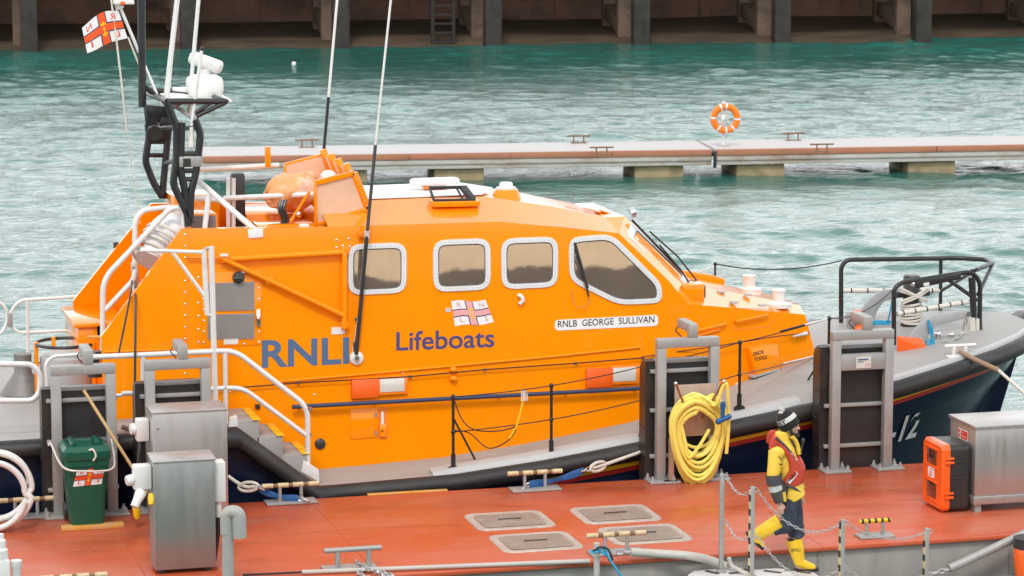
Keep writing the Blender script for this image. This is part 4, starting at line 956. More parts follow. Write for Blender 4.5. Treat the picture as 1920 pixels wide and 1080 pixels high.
def frames():
    specs = [('grey steel fender frame behind the green wheelie bin', 101, 221, 968, 680, 14, 'f1'), ('grey steel fender frame behind the two steel cabinets', 276, 398, 962, 670, 14, 'f2'),
             ('grey steel fender frame carrying the yellow hose', 1229, 1344, 902, 630, 20, 'f3'), ('tall grey steel fender frame with a metal plate, left of the steel locker', 1555, 1669, 884, 616, 20, 'f4')]
    for lab, xl, xr, yb, yt, w, k in specs:
        a = atv(xl, yb, -.15); b = atv(xr, yb-5, -.15); x0, x1 = a.x, b.x
        zt = atv((xl+xr)/2, yt+3, -.15).z; W = .115
        c = Vector(((x0+x1)/2, -.15, ZD))
        t = thing('fender_frame', lab, 'fender frame', c, 'steel fender frames along the pontoon edge')
        y0, y1 = -.21, -.09
        for s, xa in ((0, x0), (1, x1-W)): 
            u = MB().span((xa, y0, ZD+.03), (xa+W, y1, zt-W)).build('upright', M['steel'], t, bevel=.008)
            p = MB().span((xa-.12, y0-.13, ZD+.001), (xa+W+.12, y1+.05, ZD+.03)).build('base_plate', M['steel'], u, bevel=.004)
            for bx in (xa-.08, xa+W+.08):
                for by in (y0-.08, y1+.01): MB().lathe([(.026, 0), (.026, .03), (.015, .03), (.015, .06), (0, .06)], (bx, by, ZD+.031), n=8).build('bolt', M['chain'], u, sharp=30)
        MB().span((x0, y0, zt-W+.001), (x1, y1, zt)).build('crossbar', M['steel'], t, bevel=.008)
        zs = [.33, .66] if k in ('f1', 'f2') else [.30, .92]
        zs = [ZD+.28, ZD+.86, ZD+1.35] if k != 'f4' else [ZD+.28, ZD+.80]
        for z in zs: MB().span((x0-.05, y1+.002, z), (x1+.03, y1+.05, z+.045)).build('rung', M['steel'], t, bevel=.003)
        ztf = zt-.30 if k != 'f4' else zt-.22
        if k == 'f4':
            MB().span((x0+W+.001, y0+.004, zt-.50), (x1-W-.001, y1-.004, zt-.30)).build('crossbar', M['steel'], t, bevel=.005)
            pl = MB().span((c.x-.1, y0-.004, zt-.475), (c.x+.10, y0+.003, zt-.33)).build('maker_plate', M['lampglass'], t)
            MB().span((c.x-.08, y0-.0065, zt-.375), (c.x+.06, y0-.0045, zt-.355)).build('print_line', M['bluetext'], pl)
            MB().span((c.x-.08, y0-.0065, zt-.40), (c.x-.0, y0-.0045, zt-.388)).build('print_line', M['bluetext'], pl)
            MB().span((c.x+.02, y0-.0065, zt-.455), (c.x+.08, y0-.0045, zt-.415)).build('print_block', M['paleletter'], pl)
        # fender: D-section block with a rounded head
        xa, xb = x0-.10, x1-.02
        rings = []
        for z, s in ((-.3, 1), (.5, 1), (1.2, 1), (ztf-.22, 1), (ztf-.12, .94), (ztf-.05, .78), (ztf, .45)):
            d = .40*s; sec = [(xa, -.03), (xa, d*.55), (xa+.05, d*.86), (xa+.16, d), (xb-.16, d), (xb-.05, d*.86), (xb, d*.55), (xb, -.03)]
            rings.append([Vector((x, y, z)) for x, y in sec])
        f = MB().loft(rings).build('fender', M['fender'], t, sharp=60)
        mb = MB()
        for z in (.95, 1.3, 1.65, 1.95):
            if z < ztf-.25: mb.tube([Vector((xa-.004, -.02, z)), Vector((xa-.004, .20, z)), Vector((xa+.05, .345, z)), Vector((xa+.17, .402, z))], .006, 5)
        mb.build('mould_line', M['black'], f)
        MB().span((x0+.02, y1+.051, ztf-.03), (x1-.02, y1+.13, ztf+.02)).build('head_plate', M['steel'], t, bevel=.004)
        MB().span((x0+.03, y1+.055, ZD+.05), (x1-.03, y1+.061, ztf-.031)).build('backing_plate', M['boxblack'], t)
        # stub and arm over the top
        xs = c.x+.06
        MB().span((xs-.05, y0+.01, zt+.001), (xs+.06, y1-.01, zt+.17)).build('top_stub', M['steel'], t, bevel=.006)
        MB().span((xs-.052, y1-.008, zt+.06), (xs+.062, y1+.38, zt+.172)).build('top_arm', M['steel'], t, bevel=.01)
        MB().tube(fillet([(xs-.02, y1+.36, zt+.1), (xs-.08, y1+.38, zt+.02), (xs-.02, y1+.3, zt-.05)], .03), .008, 5).build('safety_wire', M['boxblack'], t)
frames()
def bin_():
    q = atz(168, 971, ZD); q.y = -.62
    c = Vector((atv(168, 960, -.62).x, -.62, ZD+.045))
    b = MB().span((c.x-.36, -.95, ZD+.001), (c.x+.36, -.80, ZD+.05)); o = b.build('plank', M['yellowtimber'], loc=(c.x, -.87, ZD), bevel=.006); tag(o, 'worn yellow plank lying under the green wheelie bin', 'plank')
    c.y = -.66; c.x -= .05
    t = thing('wheelie_bin', 'green wheelie bin with a flag sticker roped to the steel frame', 'wheelie bin', c)
    H = .78
    def sec(w, d, z, r=.05): return [c+Vector((x, y, z)) for x, y in rounded(w, d, r)]
    MB().loft([sec(.38, .42, .0), sec(.39, .43, .04), sec(.47, .52, .62), sec(.49, .54, .70), sec(.515, .565, .705), sec(.52, .57, H)], caps=True).build('body', M['green'], t, sharp=30)
    l = MB().loft([sec(.54, .60, H+.004, .06), sec(.555, .615, H+.03, .06), sec(.55, .61, H+.10, .06), sec(.48, .52, H+.15, .08), sec(.40, .40, H+.155, .08), sec(.39, .39, H+.14, .08)]).build('lid', M['green'], t, sharp=30)
    for x in (-.14, .14): MB().tube([c+Vector((x, -.18, H+.155)), c+Vector((x, .18, H+.165))], .035, 8).build('lid_rib', M['green'], l)
    MB().tube([c+Vector((-.2, .31, H+.08)), c+Vector((.2, .31, H+.08))], .02, 8).build('handle', M['green'], t)
    for x in (-.2, .2): MB().lathe([(.09, -.03), (.1, -.02), (.1, .02), (.09, .03)], c+Vector((x, .24, .09)), (1, 0, 0)).build('wheel', M['boxblack'], t)
    yf = lambda z: c.y - (.215 + .045*min(1, z/.62))
    q4 = quadmap(*[Vector((c.x+dx, yf(z)-.004, c.z+z)) for dx, z in ((-.17, .47), (.16, .485), (.20, .68), (-.12, .665))])
    fn = lambda a, b: q4(a, b)
    s = MB(); s.loft([[fn(i/4, j/3) for i in range(5)] for j in range(4)], closed=False, caps=False); s = s.build('sticker', M['flagwhite'], t, smooth=False)
    flag_parts(fn, (0, -1, .08), s)
    MB().tube(spline([c+Vector((.02, -.3, H+.12)), c+Vector((.06, -.33, H+.13)), c+Vector((.09, -.34, H+.06)), c+Vector((.06, -.33, H+.0))]), .012, 6).build('lid_catch', M['whiterope'], t)
    xl = c.x-.36; xr = c.x+.37
    r = spline([Vector((xl, -.2, c.z+.82)), Vector((xl+.02, -.26, c.z+.85)), Vector((c.x-.27, -.9, c.z+.70)), Vector((c.x, -.99, c.z+.66)), Vector((c.x+.27, -.95, c.z+.66)), Vector((c.x+.34, -.7, c.z+.73)), Vector((xr, -.22, c.z+.86))])
    o = MB().tube(r, .013, 6).build('tie_rope', M['whiterope'], loc=r[0]); tag(o, 'thin pale rope looped round the green wheelie bin', 'rope')
    a = atv(157, 732, -.28); b = atv(283, 932, -1.0)
    o = MB().tube([a, b], .019, 10).build('broom_handle', M['wood'], loc=b); tag(o, 'pale wooden broom handle leaning on the frame beside the bin', 'pole')
bin_()
def cabinets():
    # near cabinet
    x0, x1 = atz(290, 1076, ZD).x, atz(409, 1076, ZD).x; yf = -3.25; d = .40; ht = 1.24
    c = Vector(((x0+x1)/2, yf+d/2, ZD)); t = thing('steel_cabinet', 'tall dull steel service cabinet nearest the camera with a sloping lid', 'cabinet', c, 'steel service cabinets')
    MB().span((x0, yf, ZD+.05), (x1, yf+d, ZD+ht)).build('body', M['stainlessdark'], t, bevel=.006)
    MB().prism([(x0-.012, yf-.012, ZD+ht+.001), (x1+.012, yf-.012, ZD+ht+.001), (x1+.012, yf+d+.01, ZD+ht+.02), (x0-.012, yf+d+.01, ZD+ht+.02)], (0, 0, .02)).build('lid', M['stainless'], t, bevel=.004)
    for x in (x0+.06, x1-.12): MB().span((x, yf+.05, ZD), (x+.06, yf+.35, ZD+.049)).build('foot', M['boxblack'], t)
    def socket(p, t):
        s = MB().span(p+Vector((-.2, -.02, 0)), p+Vector((-.0, .14, .27))).build('socket', M['whiteplastic'], t, bevel=.02)
        MB().lathe([(.05, 0), (.06, .02), (.06, .07), (.05, .09), (0, .09)], p+Vector((-.19, .03, .12)), (-1, -.25, -.2)).build('socket_cap', M['whiteplastic'], s)
        MB().lathe([(.055, 0), (.065, .03), (.05, .12), (.045, .2), (0, .2)], p+Vector((-.11, .0, -.01)), (-.5, -.4, -.8)).build('socket_cap', M['whiteplastic'], s)
        return s
    s = socket(Vector((x0-.003, yf+.12, ZD+.93)), t)
    MB().lathe([(.03, 0), (.04, .05), (.03, .12), (0, .13)], Vector((x0-.02, yf+.05, ZD+.90)), (-.1, -.3, -1)).build('latch', M['yellow'], s)
    MB().span((x1+.002, yf+.12, ZD+.74), (x1+.14, yf+.32, ZD+1.19)).build('junction_box', M['whiteplastic'], t, bevel=.015)
    MB().lathe([(.03, 0), (.04, .03), (.04, .12), (.03, .18), (0, .18)], (x1+.06, yf+.2, ZD+.735), (0, 0, -1)).build('cable_gland', M['whiteplastic'], t)
    MB().tube([(x1+.06, yf+.2, ZD+.56), (x1+.06, yf+.2, ZD+.44), (x1+.02, yf+.3, ZD+.05)], .035, 8).build('cable', M['boxblack'], t)
    # far cabinet
    x0, x1 = atv(286, 800, -1.55).x, atv(426, 800, -1.55).x; yf = -1.55; zt = atv(340, 774, yf).z
    c = Vector(((x0+x1)/2, yf+.25, ZD)); t = thing('steel_cabinet', 'wide steel cabinet with a pale lid standing behind the nearer cabinet', 'cabinet', c, 'steel service cabinets')
    MB().span((x0, yf, ZD+.05), (x1, yf+.52, zt)).build('body', M['stainless'], t, bevel=.006)
    MB().span((x0-.01, yf-.012, zt+.001), (x1+.01, yf+.53, zt+.022)).build('lid', M['stainless'], t, bevel=.004)
    for x in (x0+.06, x1-.12): MB().span((x, yf+.05, ZD), (x+.06, yf+.45, ZD+.049)).build('foot', M['boxblack'], t)
    p = Vector((x0-.003, yf+.22, zt-.36))
    s = MB().span(p+Vector((-.15, 0, 0)), p+Vector((0, .16, .26))).build('socket', M['whiteplastic'], t, bevel=.02)
    MB().lathe([(.05, 0), (.07, .02), (.06, .06), (0, .07)], p+Vector((-.15, .08, .14)), (-1, -.2, 0)).build('socket_cap', M['whiteplastic'], s)
    MB().lathe([(.012, 0), (.012, .012), (0, .014)], (x0+.06, yf-.001, zt-.17), (0, -1, 0), 10).build('lock', M['chrome'], t)
    # black cable with a yellow plug hanging from the sockets
    c0 = p+Vector((-.12, .05, .0)); pl = atz(255, 972, ZD)
    pts = spline([p+Vector((-.1, .05, .05)), atv(258, 880, -1.3), atv(252, 930, -1.0), atv(256, 945, -1.0)])
    o = MB().tube(pts, .017, 6).build('power_cable', M['boxblack'], loc=pts[0]); tag(o, 'black power cable with a yellow plug hanging beside the steel cabinets', 'cable')
    MB().lathe([(.02, 0), (.045, .05), (.045, .17), (.03, .22), (0, .22)], atv(254, 938, -1.0), (.08, 0, -1)).build('plug', M['yellow'], o)
    # gooseneck vent pipe
    M['ventgrey'] = mat('mid_grey_vent_pipe', (.36, .36, .345), .5, var=.1, dirt=(.42, .31, .2), dscale=6, damt=.4)
    b = atz(428, 1100, ZD); r = .063
    pts = fillet([b, b+Vector((0, 0, .80)), b+Vector((.11, -.02, .80)), b+Vector((.12, -.02, .57))], .10, 8)
    t = thing('vent_pipe', 'grey gooseneck vent pipe standing right of the near steel cabinet', 'vent pipe', b)
    MB().tube([b, b+Vector((0, 0, .60))], r, 18).build('pipe', M['ventgrey'], t)
    MB().tube(fillet([b+Vector((-.01, 0, .58)), b+Vector((-.01, 0, .82)), b+Vector((.115, -.03, .82)), b+Vector((.125, -.03, .54))], .13, 8), [.067+.012*i/20 for i in range(20)], 18).build('elbow', M['ventgrey'], t)
    MB().lathe([(.13, 0), (.13, .02), (.08, .025)], b).build('flange', M['steel'], t)
cabinets()
def conduit():
    a, b = atz(566, 1073, ZD+.03), atz(1105, 1052, ZD+.03)
    o = MB().tube([a, b], .026, 10).build('conduit', M['greyplastic'], loc=a); tag(o, 'thin grey conduit along the front edge of the red deck', 'pipe')
    a0 = atz(455, 1078, ZD+.02)
    MB().tube(spline([a0, a.lerp(a0, .5), a+Vector((.05, 0, 0))]), .012, 6).build('cable', M['boxblack'], o)
    # sleeve over a mooring chain: cleat to gangway post
    p = [atz(1182, 1035, ZD+.1), atz(1230, 1038, ZD+.06), atz(1290, 1042, ZD+.05), atv(1330, 1050, -4.0), atv(1362, 1062, -4.05)]
    o = MB().tube(spline(p), .048, 12).build('rope_sleeve', M['greyplastic'], loc=p[0]); tag(o, 'pale grey rope sleeve running from the front cleat to the chain posts', 'rope')
    c = chain_mb([atz(1158, 1036, ZD+.08), atz(1184, 1035, ZD+.1)], .075, .012, .028).build('chain_end', M['chain'], o)
    p = [atv(1780, 1066, -4.15), atv(1850, 1034, -4.12), atv(1990, 968, -4.05)]
    o = MB().tube(spline(p), .05, 12).build('rope_sleeve', M['steel'], loc=p[0]); tag(o, 'dark grey rope sleeve slanting across the pontoon side at lower right', 'rope')
    chain_mb([atv(1690, 1096, -4.2), atv(1740, 1078, -4.18), atv(1782, 1066, -4.15)], .075, .012, .028).build('chain_end', M['chain'], o)
    # slim post with blue cord and black tie
    tp = atv(1119, 1018, -4.0); b = Vector((tp.x, tp.y, -.6))
    o = MB().tube([b, tp], .036, 12).build('slim_post', M['greyplastic'], loc=b); tag(o, 'slim grey post with blue cord tied on, in front of the cream banded cleat', 'post')
    k = [atv(1134, 1026, -4.1), atv(1142, 1046, -4.15), atv(1158, 1070, -4.2), atv(1180, 1100, -4.25)]
    o = MB().tube(spline(k), .013, 6).build('cord', M['bluerope'], loc=k[0]); tag(o, 'light blue cord knotted at the slim grey post', 'cord')
    kn = MB(); kn.tube([atv(1117, 1034, -4.05)+Vector((.05*cos(a), .05*sin(a), .01*sin(3*a))) for a in np.linspace(0, 2*pi, 12)], .012, 6); kn.tube(spline([atv(1126, 1032, -4.1), atv(1136, 1026, -4.1), atv(1136, 1040, -4.12), atv(1128, 1034, -4.1)]), .013, 6); kn.build('knot', M['bluerope'], o)
    k = [atv(1112, 1034, -4.0), atv(1126, 1026, -4.1), atv(1140, 1030, -4.12), atv(1148, 1048, -4.14), atv(1143, 1050, -4.14), atv(1134, 1030, -4.1)]
    o = MB().tube(spline(k), .014, 6).build('cord', M['boxblack'], loc=k[0]); tag(o, 'black bungee tied round the slim grey post', 'cord')
    # mooring straps
    for lab, P, w in (('blue mooring strap with white spliced eye reaching the cabinets, at left', ((428, 893), (445, 905), (462, 913), (480, 912), (486, 917), (560, 935)), 0), ('blue mooring strap with white spliced eye at the middle of the lifeboat', ((1208, 845), (1160, 862), (1128, 873), (1110, 878), (1095, 882), (992, 908)), 1)):
        f = lambda q, v: atv(q[0], q[1], v)
        V = (.2, .1, .02, -.05, -.07, -.2)
        p = [f(q, v) for q, v in zip(P, V)]
        o = MB().tube(spline(p[4:6]+[p[5]+Vector((.02, 0, -.01))]), .03, 8)
        mb = MB(); e = p[5]; s = p[4]; n = 10
        rings = []
        for i in range(n+1):
            t = i/n; c = s.lerp(e, t)-Vector((0, 0, .03*4*t*(1-t))); ww = .035+.012*sin(t*9)
            rings.append([c+Vector((0, -.012, ww)), c+Vector((0, .012, ww)), c+Vector((0, .012, -ww)), c+Vector((0, -.012, -ww))])
        o = mb.loft(rings).build('mooring_strap', M['bluestrap'], loc=s, bevel=.003); tag(o, lab, 'mooring strap', 'blue mooring straps')
        r = spline(p[0:4]); MB().tube(r, .022, 8).build('white_rope', M['whiterope'], o)
        m = p[3]; d = (p[2]-p[3]).normalized(); u = Vector((0, 0, 1))
        MB().tube([m+d*.10+d*.13*cos(a)+u*.055*sin(a) for a in np.linspace(0, 2*pi, 18)[:-1]], .02, 8, closed=True).build('spliced_eye', M['whiterope'], o)
        chain_mb([m-d*.02, s-d*.04], .07, .011, .024).build('shackle', M['chrome'], o)
        chain_mb([e, e-d*.12+Vector((0, 0, -.03))], .08, .012, .026).build('shackle', M['chrome'], o)
conduit()
def hose():
    xc = atv(1307, 800, -.33).x
    z = lambda py: atv(1307, py, -.33).z
    q0, q1 = atv(1265, 722, -.235), atv(1341, 815, -.235)
    t = thing('hose_board', 'bronzed backboard with two copper hook rods on the steel frame', 'hose hook', Vector(((q0.x+q1.x)/2, -.23, q1.z)))
    MB().span((q0.x, -.245, q1.z), (q1.x, -.215, q0.z)).build('board', M['plate'], t, bevel=.003)
    mb = MB()
    for (xa, ya), (xb, yb) in (((1293, 785), (1267, 719)), ((1316, 785), (1357, 715))):
        r = MB().tube([atv(xa, ya, -.25), atv(xb, yb, -.62)], .016, 8).build('hook_rod', M['copper'], t); MB().sphere(atv(xb, yb, -.62), .024, 10, 8).build('rod_end', M['chrome'], r)
        MB().box(atv(xa, ya-4, -.252), (.13, .014, .12)).build('rod_plate', M['plate'], r, bevel=.004)
    pts = []; rng = random.Random(5); n = 18
    for i in range(n):
        f = ((i*5) % n)/(n-1)
        hw = .245+.125*f+rng.uniform(-.01, .01); top = z(772)+(z(734)-z(772))*f; bot = z(842)+(z(915)-z(842))*f+rng.uniform(-.04, .03); dx = rng.uniform(-.02, .02); y = -.30-.022*(i % 7)-rng.uniform(0, .02)
        for k in range(26):
            a = pi/2+2*pi*k/26; cx = xc+dx; r = hw
            zz = (top-hw*.95) + hw*.95*sin(a) if sin(a) > 0 else (top-hw*.95) + (top-hw*.95-bot)*sin(a)
            sq = 1.0 if sin(a) > 0 else 1-.06*abs(sin(a))
            pts.append(Vector((cx+r*cos(a)*sq*(.96+.04*abs(cos(a))), y-.05*max(0, sin(a)), zz)))
    e = [atv(1350, 770, -.5), atv(1346, 762, -.55)]
    sm = []
    for i in range(len(pts)): a = pts[max(0, i-1):i+2]; s = Vector((0, 0, 0)); [s.__iadd__(q) for q in a]; sm.append(s/len(a))
    tail = spline([sm[-1], atv(1342, 760, -.55), atv(1354, 728, -.60), atv(1362, 720, -.62), atv(1365, 745, -.6), atv(1366, 800, -.55), atv(1362, 850, -.5)])
    c = thing('garden_hose', 'coiled yellow hose hung on the hook rods of the steel frame', 'hose', Vector((xc, -.35, z(800))))
    MB().tube(sm, .0225, 8).build('coil', M['hose'], c); MB().tube(tail, .0225, 8).build('hose_end', M['hose'], c)
    MB().tube(spline([atv(1278, 800, -.42), atv(1285, 830, -.44), atv(1291, 858, -.44), atv(1310, 838, -.43), atv(1330, 805, -.42)]), .022, 8).build('hose_end', M['hose'], c)
    n1 = MB(); n1.lathe([(.03, 0), (.035, .04), (.03, .1), (0, .1)], atv(1355, 768, -.62), (0, -.1, 1)); n1.tube([atv(1346, 790, -.62), atv(1366, 782, -.62)], .032, 10); n1.sphere(atv(1347, 790, -.62), .04, 10, 8); n1.sphere(atv(1367, 781, -.62), .034, 10, 8); n1.tube([atv(1355, 768, -.62), atv(1355, 786, -.62)], .028, 10)
    n1.build('spray_nozzle', M['blueplastic'], c)
    n2 = MB().tube([atv(1300, 856, -.36), atv(1326, 846, -.36)], .025, 8).build('coupling', M['boxblack'], c); MB().tube([atv(1322, 848, -.37), atv(1330, 845, -.37)], .03, 8).build('coupling_ring', M['lampglass'], c)
    MB().tube([atv(1298, 857, -.37), atv(1304, 854, -.37)], .03, 8).build('coupling_ring', M['lampglass'], c)
    q = atz(1263, 908, ZD); MB().span((q.x-.1, -.36, ZD+.001), (q.x+.1, -.24, ZD+.03)).build('support_foot', M['steel'], t, bevel=.004)
    MB().span((q.x-.03, -.29, ZD+.03), (q.x+.03, -.245, q1.z)).build('support_leg', M['plate'], t)
    MB().span((q1.x-.1, -.29, ZD+.001), (q1.x-.04, -.245, q1.z)).build('support_leg', M['plate'], t)
    # white hose loops at the left edge
    c = Vector((atv(-10, 910, -.7).x, -.7, atv(-10, 910, -.7).z)); pts = []
    for i in range(3):
        R = .40+.05*(i % 2); 
        for k in range(28): a = 2*pi*k/28; pts.append(c+Vector((R*cos(a)-.03*i, -.04*i-.05*k/28, R*.98*sin(a)-.05*i)))
    o = MB().tube(spline(pts, 2), .036, 10).build('white_hose', M['whitehose'], loc=c); tag(o, 'white hose hanging in loops at the left edge above a cleat', 'hose')
    h = thing('hose_stand', 'grey post holding the white hose loops past the left edge', 'post', Vector((c.x-.15, c.y+.1, ZD))); MB().cyl((c.x-.15, c.y+.1, ZD), (c.x-.15, c.y+.1, c.z+.5), .03).build('post', M['steel'], h); MB().cyl((c.x-.15, c.y+.1, c.z+.42), (c.x-.1, c.y-.25, c.z+.42), .02).build('hook', M['steel'], h)
hose()
def lockers():
    # stainless chest at right
    a = atz(1826, 962, ZD); yf = a.y; x0 = a.x; x1 = x0+2.1; z0 = ZD+.10; zt = atv(1832, 806, yf).z
    yb = yf + .75
    t = thing('steel_locker', 'big stainless steel locker with a small red sign at the right edge', 'locker', Vector(((x0+x1)/2, yf+.4, ZD)))
    MB().span((x0, yf, z0+.10), (x1, yb, zt)).build('body', M['stainless'], t, bevel=.005)
    MB().span((x0-.015, yf-.015, z0), (x1+.015, yb+.01, z0+.10-.002)).build('plinth', M['stainless'], t, bevel=.005)
    MB().span((x0-.02, yf-.02, zt+.002), (x1+.02, yb+.02, zt+.045)).build('lid', M['stainless'], t, bevel=.006)
    for x in (x0+.02, x1-.1): MB().span((x, yf+.02, ZD+.001), (x+.08, yf+.5, z0-.001)).build('foot', M['steel'], t)
    # red sign on the left end
    def sg(y0, y1, za, zb, off, nm, m, p): return MB().prism([(x0-off, y0, za), (x0-off, y1, za), (x0-off, y1, zb), (x0-off, y0, zb)], (.002, 0, 0)).build(nm, m, p)
    zs = zt-.19; s = sg(yf+.22, yf+.50, zs, zs+.125, .004, 'sign', M['white'], t)
    sg(yf+.23, yf+.43, zs+.012, zs+.113, .006, 'sign_panel', M['redsign'], s); sg(yf+.45, yf+.49, zs+.07, zs+.113, .006, 'sign_panel', M['redsign'], s); sg(yf+.45, yf+.49, zs+.012, zs+.055, .006, 'sign_panel', M['redsign'], s)
    for i, w in enumerate(('Fire', 'extinguisher')):
        lettering('text', w, lambda a, b, i=i: Vector((x0-.009, yf+.42-(.08 if i == 0 else .18)*a, zs+.075-.042*i+.026*b)), M['white'], s)
    # orange and black extinguisher box standing against the left end
    c = atz(1780, 966, ZD); bx1 = x0-.03; bx0 = bx1-.36; 
    q = [atv(1748, 960, -1.9), atv(1815, 965, -1.9)]
    by0, by1 = yf+.06, yf+.66; bz0 = ZD+.02; bz1 = bz0+.80
    t = thing('extinguisher_box', 'orange fronted black fire extinguisher box beside the steel locker', 'box', Vector(((bx0+bx1)/2, (by0+by1)/2, ZD)))
    def rb(xa, w, h, r, cy, cz): return [Vector((xa, cy+y, cz+z)) for y, z in rounded(w, h, r)]
    cy, cz = (by0+by1)/2, (bz0+bz1)/2; W, Hh = by1-by0, bz1-bz0
    MB().loft([rb(bx1, W-.04, Hh-.04, .06, cy, cz), rb(bx1-.03, W, Hh, .07, cy, cz), rb(bx0+.10, W, Hh, .07, cy, cz)]).build('case', M['boxblack'], t, sharp=30)
    mb = MB()
    for k in range(3): mb.span((bx0+.13, by0-.006, bz0+.2+k*.19), (bx1-.06, by0+.01, bz0+.215+k*.19))
    mb.build('case_rib', M['boxblack'], t, bevel=.003)
    d = MB().loft([rb(bx0+.098, W+.01, Hh+.01, .07, cy, cz), rb(bx0+.03, W+.01, Hh+.01, .07, cy, cz), rb(bx0, W-.05, Hh-.05, .05, cy, cz), rb(bx0+.001, W-.14, Hh-.06, .03, cy, cz)]).build('door', M['boxorange'], t, sharp=30)
    for za, zb in ((bz0+.52, bz0+.70), (bz0+.12, bz0+.30)):
        w = MB().span((bx0-.006, cy-.12, za), (bx0+.002, cy+.15, zb)).build('window', M['smoke'], d, bevel=.002)
        for yy in ((za-.03), (zb+.01)): MB().span((bx0-.014, cy-.16, yy), (bx0+.002, cy+.19, yy+.02)).build('window_ledge', M['boxorange'], w, bevel=.003)
    st = MB().span((bx0-.004, cy-.06, bz0+.36), (bx0+.002, cy+.12, bz0+.48)).build('label', M['flagwhite'], d)
    for i in range(3): MB().span((bx0-.0055, cy-.0, bz0+.375+.034*i), (bx0-.003, cy+.09-.03*i, bz0+.392+.034*i)).build('label_mark', M['redsign'], st)
    for z in (bz0+.16, bz0+.58):
        for k in (0, .05): MB().span((bx0+.03, by0-.035, z+k), (bx0+.14, by0-.006, z+k+.03)).build('latch', M['boxorange'], d, bevel=.006)
    # orange and black thing cut by the right edge
    q = atv(1926, 1046, -4.3)
    t = thing('float_drum', 'orange drum with a black collar cut by the lower right edge', 'drum', q)
    MB().lathe([(0, .202-q.z), (.12, .202-q.z), (.15, -.10), (.16, .1), (.15, .12)], q, n=24).build('drum', M['boxorange'], t); MB().lathe([(.15, .121), (.165, .13), (.165, .24), (.10, .26), (0, .26)], q, n=24).build('collar', M['boxblack'], t)
    # white tap fitting at lower left
    q = atz(14, 1120, ZD)
    t = thing('tap_stand', 'white plastic tap fitting cut by the lower left corner', 'tap', q)
    MB().span(q+Vector((-.2, -.08, 0)), q+Vector((.03, .12, .42))).build('body', M['whiteplastic'], t, bevel=.02)
    MB().lathe([(.07, 0), (.07, .1), (.05, .12), (.05, .2), (.03, .22), (.03, .27), (0, .28)], q+Vector((-.05, 0, .42)), n=20).build('cap', M['whiteplastic'], t, sharp=30)
    MB().lathe([(.05, 0), (.05, .32), (.06, .34), (.06, .4), (0, .41)], q+Vector((.10, -.02, .0)), n=18).build('valve', M['whiteplastic'], t, sharp=30)
lockers()
ZP = .5
